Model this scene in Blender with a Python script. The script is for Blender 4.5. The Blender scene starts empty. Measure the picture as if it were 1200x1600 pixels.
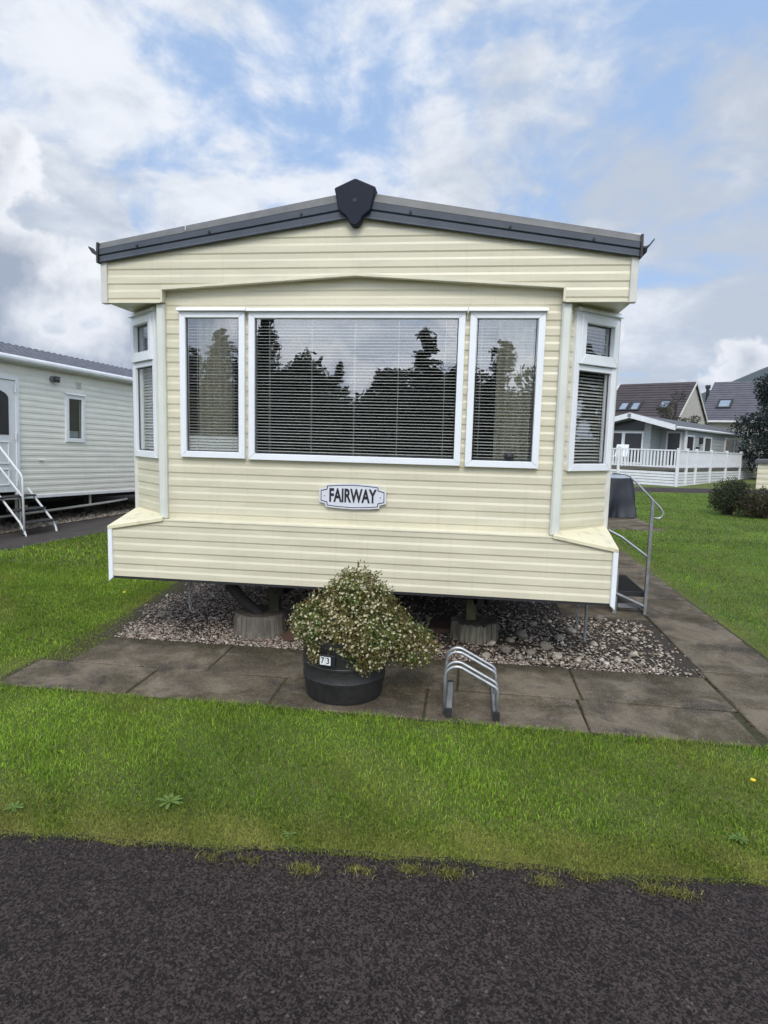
import bpy, bmesh, math, random
import numpy as np
from mathutils import Vector, Matrix, noise as mnoise
R = math.radians
random.seed(7)
S = bpy.context.scene
COL = S.collection

# ------------------------------------------------------------------ camera
cam_d = bpy.data.cameras.new('camera'); cam = bpy.data.objects.new('camera', cam_d); COL.objects.link(cam)
CX, CY, CZ, YAW, PIT, ROL = .80408, -4.37159, 1.6, .12857, -.11781, .02545
fw = Vector((-math.sin(YAW)*math.cos(PIT), math.cos(YAW)*math.cos(PIT), math.sin(PIT)))
rt = Vector((math.cos(YAW), math.sin(YAW), 0)); up = rt.cross(fw)
r2 = rt*math.cos(ROL)+up*math.sin(ROL); u2 = -rt*math.sin(ROL)+up*math.cos(ROL)
mw = Matrix((r2, u2, -fw)).transposed().to_4x4(); mw.translation = (CX, CY, CZ)
cam.matrix_world = mw
cam_d.sensor_fit = 'VERTICAL'; cam_d.sensor_height = 36; cam_d.lens = 985.08/1600*36
cam_d.clip_start = .05; cam_d.clip_end = 5000
S.camera = cam

# ------------------------------------------------------------------ sky, sun, exposure
SUN_EL, SUN_AZ = R(44), math.atan2(.12, -.98)     # veiled sun, behind the camera to the left
sd = Vector((math.sin(SUN_AZ)*math.cos(SUN_EL), math.cos(SUN_AZ)*math.cos(SUN_EL), math.sin(SUN_EL)))
sun_d = bpy.data.lights.new('sun', 'SUN'); sun = bpy.data.objects.new('sun', sun_d); COL.objects.link(sun)
sun_d.energy = 1.5; sun_d.angle = R(22); sun_d.color = (1, .93, .82)
sun.rotation_euler = sd.to_track_quat('Z', 'Y').to_euler()
S.view_settings.view_transform = 'Standard'; S.view_settings.look = 'None'
S.view_settings.exposure = .22; S.view_settings.gamma = 1

W = bpy.data.worlds.new('World'); S.world = W; W.use_nodes = True
nt = W.node_tree; nt.nodes.clear()
def N(tree, typ, **kw):
    n = tree.nodes.new(typ)
    for k, v in kw.items():
        if k.startswith('i_'):
            key = k[2:]; key = int(key) if key.isdigit() else key.replace('_', ' ')
            n.inputs[key].default_value = v
        else: setattr(n, k, v)
    return n
def wire(tree, a, b): tree.links.new(a, b)
def M_(tree, op, a, b=None, c=None, clamp=False):
    n = tree.nodes.new('ShaderNodeMath'); n.operation = op; n.use_clamp = clamp
    for i, x in enumerate((a, b, c)):
        if x is None: continue
        if isinstance(x, (int, float)): n.inputs[i].default_value = x
        else: tree.links.new(x, n.inputs[i])
    return n.outputs[0]
def sstep(tree, x, a, b, lo=0., hi=1.):
    n = tree.nodes.new('ShaderNodeMapRange'); n.interpolation_type = 'SMOOTHSTEP'
    n.inputs[1].default_value = a; n.inputs[2].default_value = b; n.inputs[3].default_value = lo; n.inputs[4].default_value = hi
    tree.links.new(x, n.inputs[0]); return n.outputs[0]
def mixc(tree, f, a, b):
    n = tree.nodes.new('ShaderNodeMix'); n.data_type = 'RGBA'
    for s, x in ((n.inputs[0], f), (n.inputs[6], a), (n.inputs[7], b)):
        if isinstance(x, (int, float)): s.default_value = x
        elif isinstance(x, tuple): s.default_value = x if len(x) == 4 else (*x, 1)
        else: tree.links.new(x, s)
    return n.outputs[2]
def fbm(tree, vec, scale, detail=8, rough=.55, dist=0., off=None):
    n = tree.nodes.new('ShaderNodeTexNoise'); n.inputs['Scale'].default_value = scale
    n.inputs['Detail'].default_value = detail; n.inputs['Roughness'].default_value = rough; n.inputs['Distortion'].default_value = dist
    if off:
        a = tree.nodes.new('ShaderNodeVectorMath'); a.operation = 'ADD'; a.inputs[1].default_value = off
        tree.links.new(vec, a.inputs[0]); vec = a.outputs[0]
    tree.links.new(vec, n.inputs['Vector']); return n.outputs['Fac']

def build_sky():
    t = nt
    sky = N(t, 'ShaderNodeTexSky', sky_type='NISHITA', sun_disc=False, sun_elevation=SUN_EL, sun_rotation=SUN_AZ)
    co = N(t, 'ShaderNodeTexCoord').outputs['Generated']
    sp = N(t, 'ShaderNodeSeparateXYZ'); wire(t, co, sp.inputs[0]); x, y, z = sp.outputs
    zz = M_(t, 'ADD', M_(t, 'MAXIMUM', z, 0.), .30)
    cb = N(t, 'ShaderNodeCombineXYZ'); wire(t, M_(t, 'DIVIDE', x, zz), cb.inputs[0]); wire(t, M_(t, 'DIVIDE', y, zz), cb.inputs[1])
    p = cb.outputs[0]
    # high broken layer
    f1 = fbm(t, p, 1.9, 10, .6, .55, (3.1, 7.4, 0)); f1b = fbm(t, p, 6.5, 7, .62, .3, (1., 2., 0))
    f = M_(t, 'ADD', M_(t, 'MULTIPLY', f1, .72), M_(t, 'MULTIPLY', f1b, .28))
    low = sstep(t, z, .0, .42, .12, 0.)
    m1 = sstep(t, M_(t, 'ADD', f, low), .405, .555)
    m1 = M_(t, 'MULTIPLY', m1, .95)
    # light and grey patches of that layer
    g = M_(t, 'ADD', M_(t, 'MULTIPLY', fbm(t, p, 1.3, 8, .6, .5, (9.3, 1.7, 0)), .7), M_(t, 'MULTIPLY', f1b, .3))
    east = M_(t, 'MULTIPLY', sstep(t, x, .0, .5), .15)
    shade = sstep(t, M_(t, 'SUBTRACT', g, east), .36, .60)
    # lower, heaped clouds with firm tops near the horizon
    h1 = fbm(t, co, 3.2, 2, .5, 0, (5.2, .4, 0)); h2 = fbm(t, co, 9., 7, .55, .1, (0, 3, 0))
    top = M_(t, 'ADD', M_(t, 'ADD', M_(t, 'MULTIPLY', h1, .55), M_(t, 'MULTIPLY', h2, .38)), -.235)
    wst = sstep(t, x, -.55, .2, .06, -.10)
    d = M_(t, 'SUBTRACT', M_(t, 'ADD', top, wst), z)
    m2 = sstep(t, d, .0, .03)
    body = sstep(t, d, .01, .15)                          # bright tops, greyer bases
    puff = fbm(t, co, 13., 6, .6, .1, (0, 0, .4))
    bright = M_(t, 'ADD', M_(t, 'SUBTRACT', 1., body), M_(t, 'MULTIPLY', M_(t, 'SUBTRACT', puff, .5), 1.1), clamp=True)
    c1 = mixc(t, shade, (.47, .52, .60), (.79, .815, .86))
    c2 = mixc(t, bright, (.30, .35, .44), (.84, .85, .88))
    e = N(t, 'ShaderNodeVectorMath', operation='SCALE'); wire(t, sky.outputs[0], e.inputs[0]); e.inputs[3].default_value = .105
    blue = mixc(t, .72, e.outputs[0], (.37, .54, .84))
    col = mixc(t, m1, blue, c1)
    col = mixc(t, M_(t, 'MULTIPLY', m2, .9), col, c2)
    # clouds thin and glow around the veiled sun
    dt = N(t, 'ShaderNodeVectorMath', operation='DOT_PRODUCT'); wire(t, co, dt.inputs[0]); dt.inputs[1].default_value = sd
    gl = M_(t, 'ADD', 1., M_(t, 'MULTIPLY', M_(t, 'POWER', M_(t, 'MAXIMUM', M_(t, 'ADD', dt.outputs['Value'], .25), 0.), 1.4), 1.15))
    sc = N(t, 'ShaderNodeVectorMath', operation='SCALE'); wire(t, col, sc.inputs[0]); wire(t, gl, sc.inputs[3])
    bg = N(t, 'ShaderNodeBackground'); wire(t, sc.outputs[0], bg.inputs[0]); bg.inputs[1].default_value = 1.
    out = N(t, 'ShaderNodeOutputWorld'); wire(t, bg.outputs[0], out.inputs[0])
build_sky()

# ------------------------------------------------------------------ materials
def mat(name, col, rough=.6, var=0., vscale=6., col2=None, metal=0., bump=0., bscale=30., spec=.5, attr=None, detail=5, stretch=None, thr=None, trans=0., coat=0.):
    m = bpy.data.materials.new(name); m.use_nodes = True; t = m.node_tree
    b = t.nodes['Principled BSDF']
    b.inputs['Roughness'].default_value = rough; b.inputs['Metallic'].default_value = metal
    b.inputs['Specular IOR Level'].default_value = spec; b.inputs['Coat Weight'].default_value = coat
    co = N(t, 'ShaderNodeTexCoord').outputs['Object']
    if stretch:
        mp = N(t, 'ShaderNodeMapping'); mp.inputs['Scale'].default_value = stretch; wire(t, co, mp.inputs[0]); co = mp.outputs[0]
    c = (*col, 1); src = None
    if attr:
        src = N(t, 'ShaderNodeVertexColor', layer_name=attr).outputs[0]
    if var or col2:
        f = fbm(t, co, vscale, detail, .6)
        f = sstep(t, f, *(thr or (.3, .7)))
        dark = tuple(x*(1-var) for x in col) if col2 is None else col2
        if src is not None:
            mm = N(t, 'ShaderNodeMix', data_type='RGBA', blend_type='MULTIPLY'); mm.inputs[0].default_value = 1
            wire(t, src, mm.inputs[6]); wire(t, mixc(t, f, (1-var,)*3, (1., 1., 1.)), mm.inputs[7]); src = mm.outputs[2]
        else: src = mixc(t, f, dark, col)
    if src is not None: wire(t, src, b.inputs['Base Color'])
    else: b.inputs['Base Color'].default_value = c
    if bump:
        bp = N(t, 'ShaderNodeBump'); bp.inputs['Strength'].default_value = min(1, bump); bp.inputs['Distance'].default_value = .01*max(1, bump)
        wire(t, fbm(t, co, bscale, 6, .6), bp.inputs['Height']); wire(t, bp.outputs[0], b.inputs['Normal'])
    if trans:
        b.inputs['Transmission Weight'].default_value = 0
        tr = N(t, 'ShaderNodeBsdfTranslucent'); 
        if src is not None: wire(t, src, tr.inputs[0])
        else: tr.inputs[0].default_value = c
        mx = N(t, 'ShaderNodeMixShader'); mx.inputs[0].default_value = trans
        wire(t, b.outputs[0], mx.inputs[1]); wire(t, tr.outputs[0], mx.inputs[2])
        wire(t, mx.outputs[0], t.nodes['Material Output'].inputs[0])
    return m

def mat_siding(name, col, stain):
    """coated aluminium boards: faint streaks, faded patches and a little green-brown grime"""
    m = mat(name, col, .42, bump=0)
    t = m.node_tree; b = t.nodes['Principled BSDF']
    co = N(t, 'ShaderNodeTexCoord').outputs['Object']
    mp = N(t, 'ShaderNodeMapping'); mp.inputs['Scale'].default_value = (1.2, 1.2, 9); wire(t, co, mp.inputs[0])
    f1 = sstep(t, fbm(t, mp.outputs[0], 1.6, 6, .6), .3, .75)
    mp2 = N(t, 'ShaderNodeMapping'); mp2.inputs['Scale'].default_value = (26, 26, .8); wire(t, co, mp2.inputs[0])
    f2 = sstep(t, fbm(t, mp2.outputs[0], 1., 4, .6), .52, .8)
    f3 = sstep(t, fbm(t, co, 55., 3, .6), .69, .8)
    c = mixc(t, f1, tuple(x*.86 for x in col), col)
    c = mixc(t, M_(t, 'MULTIPLY', f2, .17), c, stain)
    c = mixc(t, M_(t, 'MULTIPLY', f3, .4), c, tuple(x*.5 for x in stain))
    wire(t, c, b.inputs['Base Color'])
    wire(t, sstep(t, f1, 0, 1, .34, .5), b.inputs['Roughness'])
    return m

def mat_glass(name, refl=.16, tint=(.78, .82, .82), wav=.018):
    m = bpy.data.materials.new(name); m.use_nodes = True; t = m.node_tree; t.nodes.clear()
    tr = N(t, 'ShaderNodeBsdfTransparent'); tr.inputs[0].default_value = (*tint, 1)
    gl = N(t, 'ShaderNodeBsdfGlossy'); gl.inputs['Roughness'].default_value = .0; gl.inputs[0].default_value = (.95, .97, 1, 1)
    fr = N(t, 'ShaderNodeLayerWeight'); fr.inputs[0].default_value = .5
    f = M_(t, 'ADD', M_(t, 'MULTIPLY', M_(t, 'POWER', fr.outputs['Facing'], 5.), 1.-refl), refl, clamp=True)
    co = N(t, 'ShaderNodeTexCoord').outputs['Object']
    bp = N(t, 'ShaderNodeBump'); bp.inputs['Strength'].default_value = wav; bp.inputs['Distance'].default_value = .1
    wire(t, fbm(t, co, 3.2, 1, .4), bp.inputs['Height']); wire(t, bp.outputs[0], gl.inputs['Normal'])
    mx = N(t, 'ShaderNodeMixShader'); wire(t, f, mx.inputs[0]); wire(t, tr.outputs[0], mx.inputs[1]); wire(t, gl.outputs[0], mx.inputs[2])
    o = N(t, 'ShaderNodeOutputMaterial'); wire(t, mx.outputs[0], o.inputs[0])
    return m

def mat_asphalt():
    m = mat('asphalt', (.045, .041, .042), .62); t = m.node_tree; b = t.nodes['Principled BSDF']
    co = N(t, 'ShaderNodeTexCoord').outputs['Object']
    n1 = fbm(t, co, 135, 2, .7, .2); n2 = fbm(t, co, 260, 2, .7, .2, (3, 1, 0)); n3 = fbm(t, co, 9, 5, .6, .2, (5, 5, 0)); n4 = fbm(t, co, .9, 5, .6)
    mixn = M_(t, 'ADD', M_(t, 'MULTIPLY', n1, .6), M_(t, 'MULTIPLY', n2, .4))
    v = N(t, 'ShaderNodeTexVoronoi', feature='F1'); v.inputs['Scale'].default_value = 130
    wp = N(t, 'ShaderNodeVectorMath', operation='SCALE'); wp.inputs[3].default_value = .008
    cn = N(t, 'ShaderNodeTexNoise'); cn.inputs['Scale'].default_value = 60; cn.inputs['Detail'].default_value = 4; wire(t, co, cn.inputs['Vector']); wire(t, cn.outputs['Color'], wp.inputs[0])
    av = N(t, 'ShaderNodeVectorMath', operation='ADD'); wire(t, co, av.inputs[0]); wire(t, wp.outputs[0], av.inputs[1]); wire(t, av.outputs[0], v.inputs['Vector'])
    sp = N(t, 'ShaderNodeSeparateColor'); wire(t, v.outputs['Color'], sp.inputs[0])
    c = mixc(t, sstep(t, mixn, .43, .58), (.008, .006, .0054), (.074, .055, .050))
    c = mixc(t, M_(t, 'MULTIPLY', sstep(t, sp.outputs[0], .35, .9), .7), c, (.084, .062, .056))
    c = mixc(t, M_(t, 'MULTIPLY', sstep(t, sp.outputs[1], .5, .8), .8), c, (.008, .006, .0055))
    c = mixc(t, M_(t, 'MULTIPLY', sstep(t, sp.outputs[2], .992, .997), .6), c, (.17, .145, .125))
    mm = N(t, 'ShaderNodeMix', data_type='RGBA', blend_type='MULTIPLY'); mm.inputs[0].default_value = 1
    wire(t, c, mm.inputs[6])
    w = M_(t, 'ADD', M_(t, 'MULTIPLY', n3, .5), M_(t, 'MULTIPLY', n4, .5))
    wire(t, mixc(t, sstep(t, w, .35, .65), (.82, .80, .80), (1.12, 1.10, 1.08)), mm.inputs[7]); wire(t, mm.outputs[2], b.inputs['Base Color'])
    hgt = M_(t, 'ADD', mixn, M_(t, 'MULTIPLY', sp.outputs[0], .18))
    bp = N(t, 'ShaderNodeBump'); bp.inputs['Strength'].default_value = 1.; bp.inputs['Distance'].default_value = .014
    wire(t, hgt, bp.inputs['Height']); wire(t, bp.outputs[0], b.inputs['Normal'])
    wire(t, sstep(t, n2, .3, .7, .5, .8), b.inputs['Roughness']); b.inputs['Specular IOR Level'].default_value = .2
    return m

def mat_concrete():
    m = mat('paving_concrete', (.12, .108, .098), .9, spec=.15); t = m.node_tree; b = t.nodes['Principled BSDF']
    co = N(t, 'ShaderNodeTexCoord').outputs['Object']
    a = sstep(t, fbm(t, co, 2.2, 7, .65, .6), .32, .68)
    c = mixc(t, a, (.068, .054, .037), (.190, .153, .106))
    rings = sstep(t, fbm(t, co, 4.5, 5, .6, 1.6, (4, 2, 1)), .56, .66)
    c = mixc(t, M_(t, 'MULTIPLY', rings, .55), c, (.20, .17, .135))
    moss = M_(t, 'MULTIPLY', sstep(t, fbm(t, co, 1.9, 8, .7, .3, (7, 7, 0)), .48, .60), .6)
    c = mixc(t, moss, c, (.036, .029, .009))
    blk = sstep(t, fbm(t, co, 2.6, 7, .68, .3, (1, 9, 3)), .54, .66)
    c = mixc(t, M_(t, 'MULTIPLY', blk, .7), c, (.035, .031, .027))
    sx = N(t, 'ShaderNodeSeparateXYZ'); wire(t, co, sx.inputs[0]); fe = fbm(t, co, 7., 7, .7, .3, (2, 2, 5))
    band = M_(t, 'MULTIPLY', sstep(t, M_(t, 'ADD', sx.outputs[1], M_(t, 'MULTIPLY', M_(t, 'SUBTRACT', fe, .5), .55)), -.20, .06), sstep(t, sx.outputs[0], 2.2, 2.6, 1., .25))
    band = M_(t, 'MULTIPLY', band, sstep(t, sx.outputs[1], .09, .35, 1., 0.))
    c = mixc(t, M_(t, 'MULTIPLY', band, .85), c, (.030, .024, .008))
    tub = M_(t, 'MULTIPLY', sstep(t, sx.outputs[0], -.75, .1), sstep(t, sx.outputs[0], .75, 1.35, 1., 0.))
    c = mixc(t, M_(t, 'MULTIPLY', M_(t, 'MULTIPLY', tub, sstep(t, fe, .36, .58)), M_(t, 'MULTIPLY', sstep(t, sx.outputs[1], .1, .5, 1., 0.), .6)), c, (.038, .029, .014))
    v = N(t, 'ShaderNodeTexVoronoi'); v.inputs['Scale'].default_value = 170; wire(t, co, v.inputs['Vector'])
    sp = N(t, 'ShaderNodeSeparateColor'); wire(t, v.outputs['Color'], sp.inputs[0])
    c = mixc(t, M_(t, 'MULTIPLY', sstep(t, sp.outputs[0], .6, 1.), .35), c, (.24, .21, .19))
    c = mixc(t, M_(t, 'MULTIPLY', sstep(t, sp.outputs[1], .7, 1.), .4), c, (.05, .045, .04))
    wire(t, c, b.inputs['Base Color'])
    bp = N(t, 'ShaderNodeBump'); bp.inputs['Strength'].default_value = .5; bp.inputs['Distance'].default_value = .004
    wire(t, M_(t, 'ADD', fbm(t, co, 120, 4, .7), M_(t, 'MULTIPLY', sp.outputs[0], .4)), bp.inputs['Height']); wire(t, bp.outputs[0], b.inputs['Normal'])
    return m

def mat_lawn():
    m = mat('lawn_soil', (.07, .11, .02), .95); t = m.node_tree; b = t.nodes['Principled BSDF']
    co = N(t, 'ShaderNodeTexCoord').outputs['Object']
    a = sstep(t, fbm(t, co, 1.3, 8, .65), .3, .7); f = sstep(t, fbm(t, co, 130, 4, .75), .38, .62)
    c = mixc(t, a, (.10, .15, .016), (.19, .20, .035))
    c = mixc(t, M_(t, 'MULTIPLY', f, .8), c, (.022, .034, .008))
    wire(t, c, b.inputs['Base Color'])
    bp = N(t, 'ShaderNodeBump'); bp.inputs['Strength'].default_value = .8; bp.inputs['Distance'].default_value = .02
    wire(t, fbm(t, co, 55, 5, .7), bp.inputs['Height']); wire(t, bp.outputs[0], b.inputs['Normal'])
    return m

MT = dict(
    cream=mat_siding('cream_siding', (.67, .625, .465), (.36, .33, .20)),
    cream_trim=mat('cream_trim', (.70, .66, .51), .4, .12, 5),
    sill=mat('sill_plastic', (.70, .645, .45), .5, .3, 9, col2=(.46, .41, .27), thr=(.25, .5)),
    post=mat('pale_post', (.67, .68, .61), .35, .1, 4),
    white_side=mat_siding('white_siding', (.84, .82, .74), (.32, .32, .25)),
    upvc=mat('white_upvc', (.80, .82, .84), .3, .06, 3),
    white=mat('white_paint', (.74, .75, .76), .45, .1, 5),
    offwhite=mat('off_white', (.62, .61, .55), .5, .15, 6),
    slat=mat('blind_slat', (.66, .66, .62), .5, trans=.15),
    cord=mat('blind_cord', (.6, .6, .56), .7),
    barge=mat('slate_grey_metal', (.072, .084, .104), .45, .2, 7, spec=.3),
    barge2=mat('worn_grey_metal', (.125, .125, .12), .5, .25, 9),
    navy=mat('navy_plastic', (.011, .014, .026), .55, spec=.2),
    black=mat('black_metal', (.02, .02, .022), .6, .2, 6),
    rubber=mat('barrel_plastic', (.013, .013, .014), .5, 0, 22, col2=(.022, .021, .020), bump=.25, bscale=40, thr=(.60, .30)),
    soil=mat('soil', (.045, .034, .022), .95, .5, 14, bump=1, bscale=40),
    dark_soil=mat('dark_soil', (.018, .015, .011), .95, .5, 40, bump=1, bscale=60),
    moss=mat('moss', (.05, .045, .014), .95, .5, 25, bump=1, bscale=60),
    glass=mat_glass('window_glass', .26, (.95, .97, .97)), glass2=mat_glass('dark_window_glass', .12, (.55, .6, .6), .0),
    curtain=mat('curtain_cloth', (.82, .76, .60), .9, .12, 8, trans=.25),
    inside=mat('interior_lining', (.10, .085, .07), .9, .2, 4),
    sofa=mat('sofa_cloth', (.45, .50, .42), .9, .2, 6),
    wood=mat('weathered_wood', (.19, .165, .135), .9, .55, 3, bump=.8, bscale=10, stretch=(14, 14, 1.2)),
    woodtop=mat('cut_wood', (.12, .10, .075), .9, .5, 12, bump=.4, bscale=40),
    board=mat('brown_board', (.10, .055, .035), .9, .4, 8, bump=.4),
    rust=mat('old_steel', (.032, .027, .024), .75, .5, 10),
    galv=mat('galvanised_steel', (.50, .51, .52), .42, .3, 16, metal=.75),
    alloy=mat('dull_grey_steel', (.27, .28, .29), .5, .3, 12, metal=.35),
    ink=mat('black_lettering', (.012, .012, .016), .5),
    plaque=mat('white_enamel', (.66, .67, .72), .3, .08, 20),
    gravel=mat('pebble', (.4, .37, .32), .85, .45, 45, attr='Col', bump=.3, bscale=120),
    gravel_bed=mat('gravel_bed', (.055, .042, .028), .95, .6, 60, bump=1, bscale=90),
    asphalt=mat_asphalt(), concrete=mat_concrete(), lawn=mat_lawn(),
    grass=mat('grass_blade', (.1, .17, .03), .55, .35, 1.6, attr='Col', spec=.15, trans=.3),
    leaf=mat('leaf', (.05, .07, .02), .6, .3, 9, attr='Col', spec=.3, trans=.2),
    petal=mat('petal', (.66, .60, .38), .7, .25, 40, trans=.25),
    bark=mat('bark', (.06, .045, .03), .9, .5, 9, bump=.6, bscale=20),
    tile=mat('slate_tile_sheet', (.135, .135, .16), .6, .3, 9),
    tile_brown=mat('brown_roof_tile', (.058, .045, .046), .75, .3, 2.0),
    tile_grey=mat('grey_roof_tile', (.105, .098, .115), .7, .25, 2.0),
    grey_side=mat_siding('grey_siding', (.40, .44, .44), (.25, .27, .26)),
    render=mat('house_render', (.44, .41, .37), .9, .12, 3, bump=.2, bscale=10),
    felt=mat('felt_roof', (.10, .105, .11), .8, .2, 4),
    tarp=mat('navy_tarp', (.010, .012, .022), .38, .3, 5),
    tarp_top=mat('pale_tarp_top', (.30, .33, .38), .2, .25, 7),
    hill=mat('forest_hill', (.024, .040, .036), .95, .55, .022, bump=0),
    deckwood=mat('deck_board', (.14, .12, .10), .8, .3, 6),
    hose=mat('grey_hose', (.16, .17, .16), .5),
    yellow=mat('yellow_petal', (.75, .55, .02), .6),
    conifer=mat('needle', (.03, .05, .02), .7, .4, 2, attr='Col', spec=.2),
    lens=mat('lamp_lens', (.03, .03, .035), .25),
    skylight=mat('rooflight_glass', (.35, .40, .45), .05, .2, 1.2, spec=1., metal=.55),
)

# ------------------------------------------------------------------ mesh helpers
class MB:
    def __init__(s): s.v = []; s.f = []
    def add(s, vs, fs):
        o = len(s.v); s.v += [tuple(v) for v in vs]; s.f += [tuple(i+o for i in f) for f in fs]; return s
    def box(s, x0, x1, y0, y1, z0, z1):
        return s.add([(x, y, z) for z in (z0, z1) for y in (y0, y1) for x in (x0, x1)],
                     [(0, 2, 3, 1), (4, 5, 7, 6), (0, 1, 5, 4), (2, 6, 7, 3), (0, 4, 6, 2), (1, 3, 7, 5)])
    def obox(s, c, ax, ay, az):
        c, ax, ay, az = map(Vector, (c, ax, ay, az))
        return s.add([c+ax*i+ay*j+az*k for k in (-1, 1) for j in (-1, 1) for i in (-1, 1)],
                     [(0, 2, 3, 1), (4, 5, 7, 6), (0, 1, 5, 4), (2, 6, 7, 3), (0, 4, 6, 2), (1, 3, 7, 5)])
    def prism(s, poly, fn0, fn1):
        n = len(poly)
        return s.add([fn0(*p) for p in poly]+[fn1(*p) for p in poly],
                     [tuple(range(n))[::-1], tuple(range(n, 2*n))]+[(i, (i+1) % n, n+(i+1) % n, n+i) for i in range(n)])
    def tube(s, pts, r, seg=8, closed=False):
        pts = [Vector(p) for p in pts]; n = len(pts); rr = r if isinstance(r, (list, tuple)) else [r]*n
        prev = None; rings = []
        for i, p in enumerate(pts):
            d = (pts[(i+1) % n]-pts[i-1]) if closed else (pts[min(i+1, n-1)]-pts[max(i-1, 0)])
            d.normalize()
            a = prev if prev else (Vector((0, 0, 1)) if abs(d.z) < .9 else Vector((1, 0, 0)))
            a = (a-d*a.dot(d)).normalized(); prev = a; b = d.cross(a)
            rings.append([p+(a*math.cos(2*math.pi*k/seg)+b*math.sin(2*math.pi*k/seg))*rr[i] for k in range(seg)])
        vs = [q for ring in rings for q in ring]; fs = []
        for i in range(n if closed else n-1):
            j = (i+1) % n
            fs += [(i*seg+k, i*seg+(k+1) % seg, j*seg+(k+1) % seg, j*seg+k) for k in range(seg)]
        if not closed: fs += [tuple(range(seg))[::-1], tuple((n-1)*seg+k for k in range(seg))]
        return s.add(vs, fs)
    def lathe(s, prof, c=(0, 0), seg=40):
        n = len(prof); vs = [(c[0]+r*math.cos(2*math.pi*k/seg), c[1]+r*math.sin(2*math.pi*k/seg), z) for r, z in prof for k in range(seg)]
        fs = [(i*seg+k, i*seg+(k+1) % seg, (i+1)*seg+(k+1) % seg, (i+1)*seg+k) for i in range(n-1) for k in range(seg)]
        fs += [tuple(range(seg))[::-1], tuple((n-1)*seg+k for k in range(seg))]
        return s.add(vs, fs)
    def build(s, name, m, parent=None, smooth=None, bevel=0, cuts=None, kind=None, recalc=True):
        me = bpy.data.meshes.new(name); me.from_pydata(s.v, [], s.f)
        bm = bmesh.new(); bm.from_mesh(me)
        for co, no in (cuts or []):
            bmesh.ops.bisect_plane(bm, geom=bm.verts[:]+bm.edges[:]+bm.faces[:], plane_co=co, plane_no=no, clear_outer=True)
        bmesh.ops.recalc_face_normals(bm, faces=bm.faces[:]) if recalc and not cuts else None
        if bevel:
            es = [e for e in bm.edges if len(e.link_faces) == 2 and e.calc_face_angle(0) > .6]
            bmesh.ops.bevel(bm, geom=es, offset=bevel, segments=1, affect='EDGES', clamp_overlap=True)
        bm.to_mesh(me); bm.free(); me.materials.append(m)
        if smooth: me.shade_smooth() if smooth is True else None
        o = bpy.data.objects.new(name, me); COL.objects.link(o)
        if smooth and smooth is not True: me.shade_smooth(); me.set_sharp_from_angle(angle=R(smooth))
        if parent: o.parent = parent
        if kind: o['kind'] = kind
        return o
def thing(name, label, cat, group=None, M=None):
    o = bpy.data.objects.new(name, None); COL.objects.link(o); o.empty_display_size = .2
    o['label'] = label; o['category'] = cat
    if group: o['group'] = group
    if M is not None: o.matrix_world = M
    return o
def tag(o, label, cat, group=None, kind=None):
    o['label'] = label; o['category'] = cat
    if group: o['group'] = group
    if kind: o['kind'] = kind
    return o
def struct(o, kind='structure'): o['kind'] = kind; return o
def frame(ox, oy, oz, xd, tilt=0.):
    """local axes: x along xd (horizontal, dipping by tilt), z up, y = z cross x"""
    x = Vector((xd[0], xd[1], 0)).normalized(); y = Vector((0, 0, 1)).cross(x)
    x2 = x*math.cos(tilt)-Vector((0, 0, 1))*math.sin(tilt); z2 = x2.cross(y)
    m = Matrix((x2, y, z2)).transposed().to_4x4(); m.translation = (ox, oy, oz); return m
def copy_tree(o, parent=None):
    c = o.copy(); COL.objects.link(c)
    if parent: c.parent = parent
    for ch in list(o.children): copy_tree(ch, c)
    return c
def mesh_np(name, m, V, F, cols=None, parent=None):
    """V (n,3), F list of (k, array(m,k)) groups, cols (n,3) per vertex"""
    me = bpy.data.meshes.new(name); me.vertices.add(len(V)); me.vertices.foreach_set('co', np.asarray(V, np.float32).ravel())
    nl = sum(a.size for a in F); nf = sum(len(a) for a in F)
    me.loops.add(nl); me.loops.foreach_set('vertex_index', np.concatenate([a.ravel() for a in F]).astype(np.int32))
    st = []; o = 0
    for a in F:
        st.append(o+np.arange(len(a))*a.shape[1]); o += a.size
    me.polygons.add(nf); me.polygons.foreach_set('loop_start', np.concatenate(st).astype(np.int32))
    me.update(calc_edges=True)
    if cols is not None:
        at = me.color_attributes.new('Col', 'FLOAT_COLOR', 'POINT')
        c4 = np.ones((len(V), 4), np.float32); c4[:, :3] = cols; at.data.foreach_set('color', c4.ravel())
    me.materials.append(m)
    ob = bpy.data.objects.new(name, me); COL.objects.link(ob)
    if parent: ob.parent = parent
    return ob

SID = [(0, 0), (.041, -.0005), (.057, -.0052), (.0895, -.0053)]      # board profile: height, outward offset (period 0.1)
def siding(mb, P, u, n, L, z0, z1, per=.1, ph=0., k=1.):
    """P base point (z ignored), u along, n outward; boards between heights z0 and z1"""
    P, u, n = Vector(P), Vector(u).normalized(), Vector(n).normalized()
    prof = []
    i0 = int(math.floor((z0-ph)/per))-1
    for i in range(i0, int((z1-ph)/per)+2):
        for a, b in SID: prof.append((ph+per*(i+a/.1), b*k*per/.1))
    def at(z):
        for (a, b), (c, d) in zip(prof, prof[1:]):
            if a <= z <= c: return b+(d-b)*(z-a)/(c-a)
        return 0
    pts = [(z0, at(z0))]+[p for p in prof if z0+1e-4 < p[0] < z1-1e-4]+[(z1, at(z1))]
    vs = []
    for z, o in pts:
        a = P+n*o; vs += [(a.x, a.y, z), (a.x+u.x*L, a.y+u.y*L, z)]
    mb.add(vs, [(2*i, 2*i+1, 2*i+3, 2*i+2) for i in range(len(pts)-1)])

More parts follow.
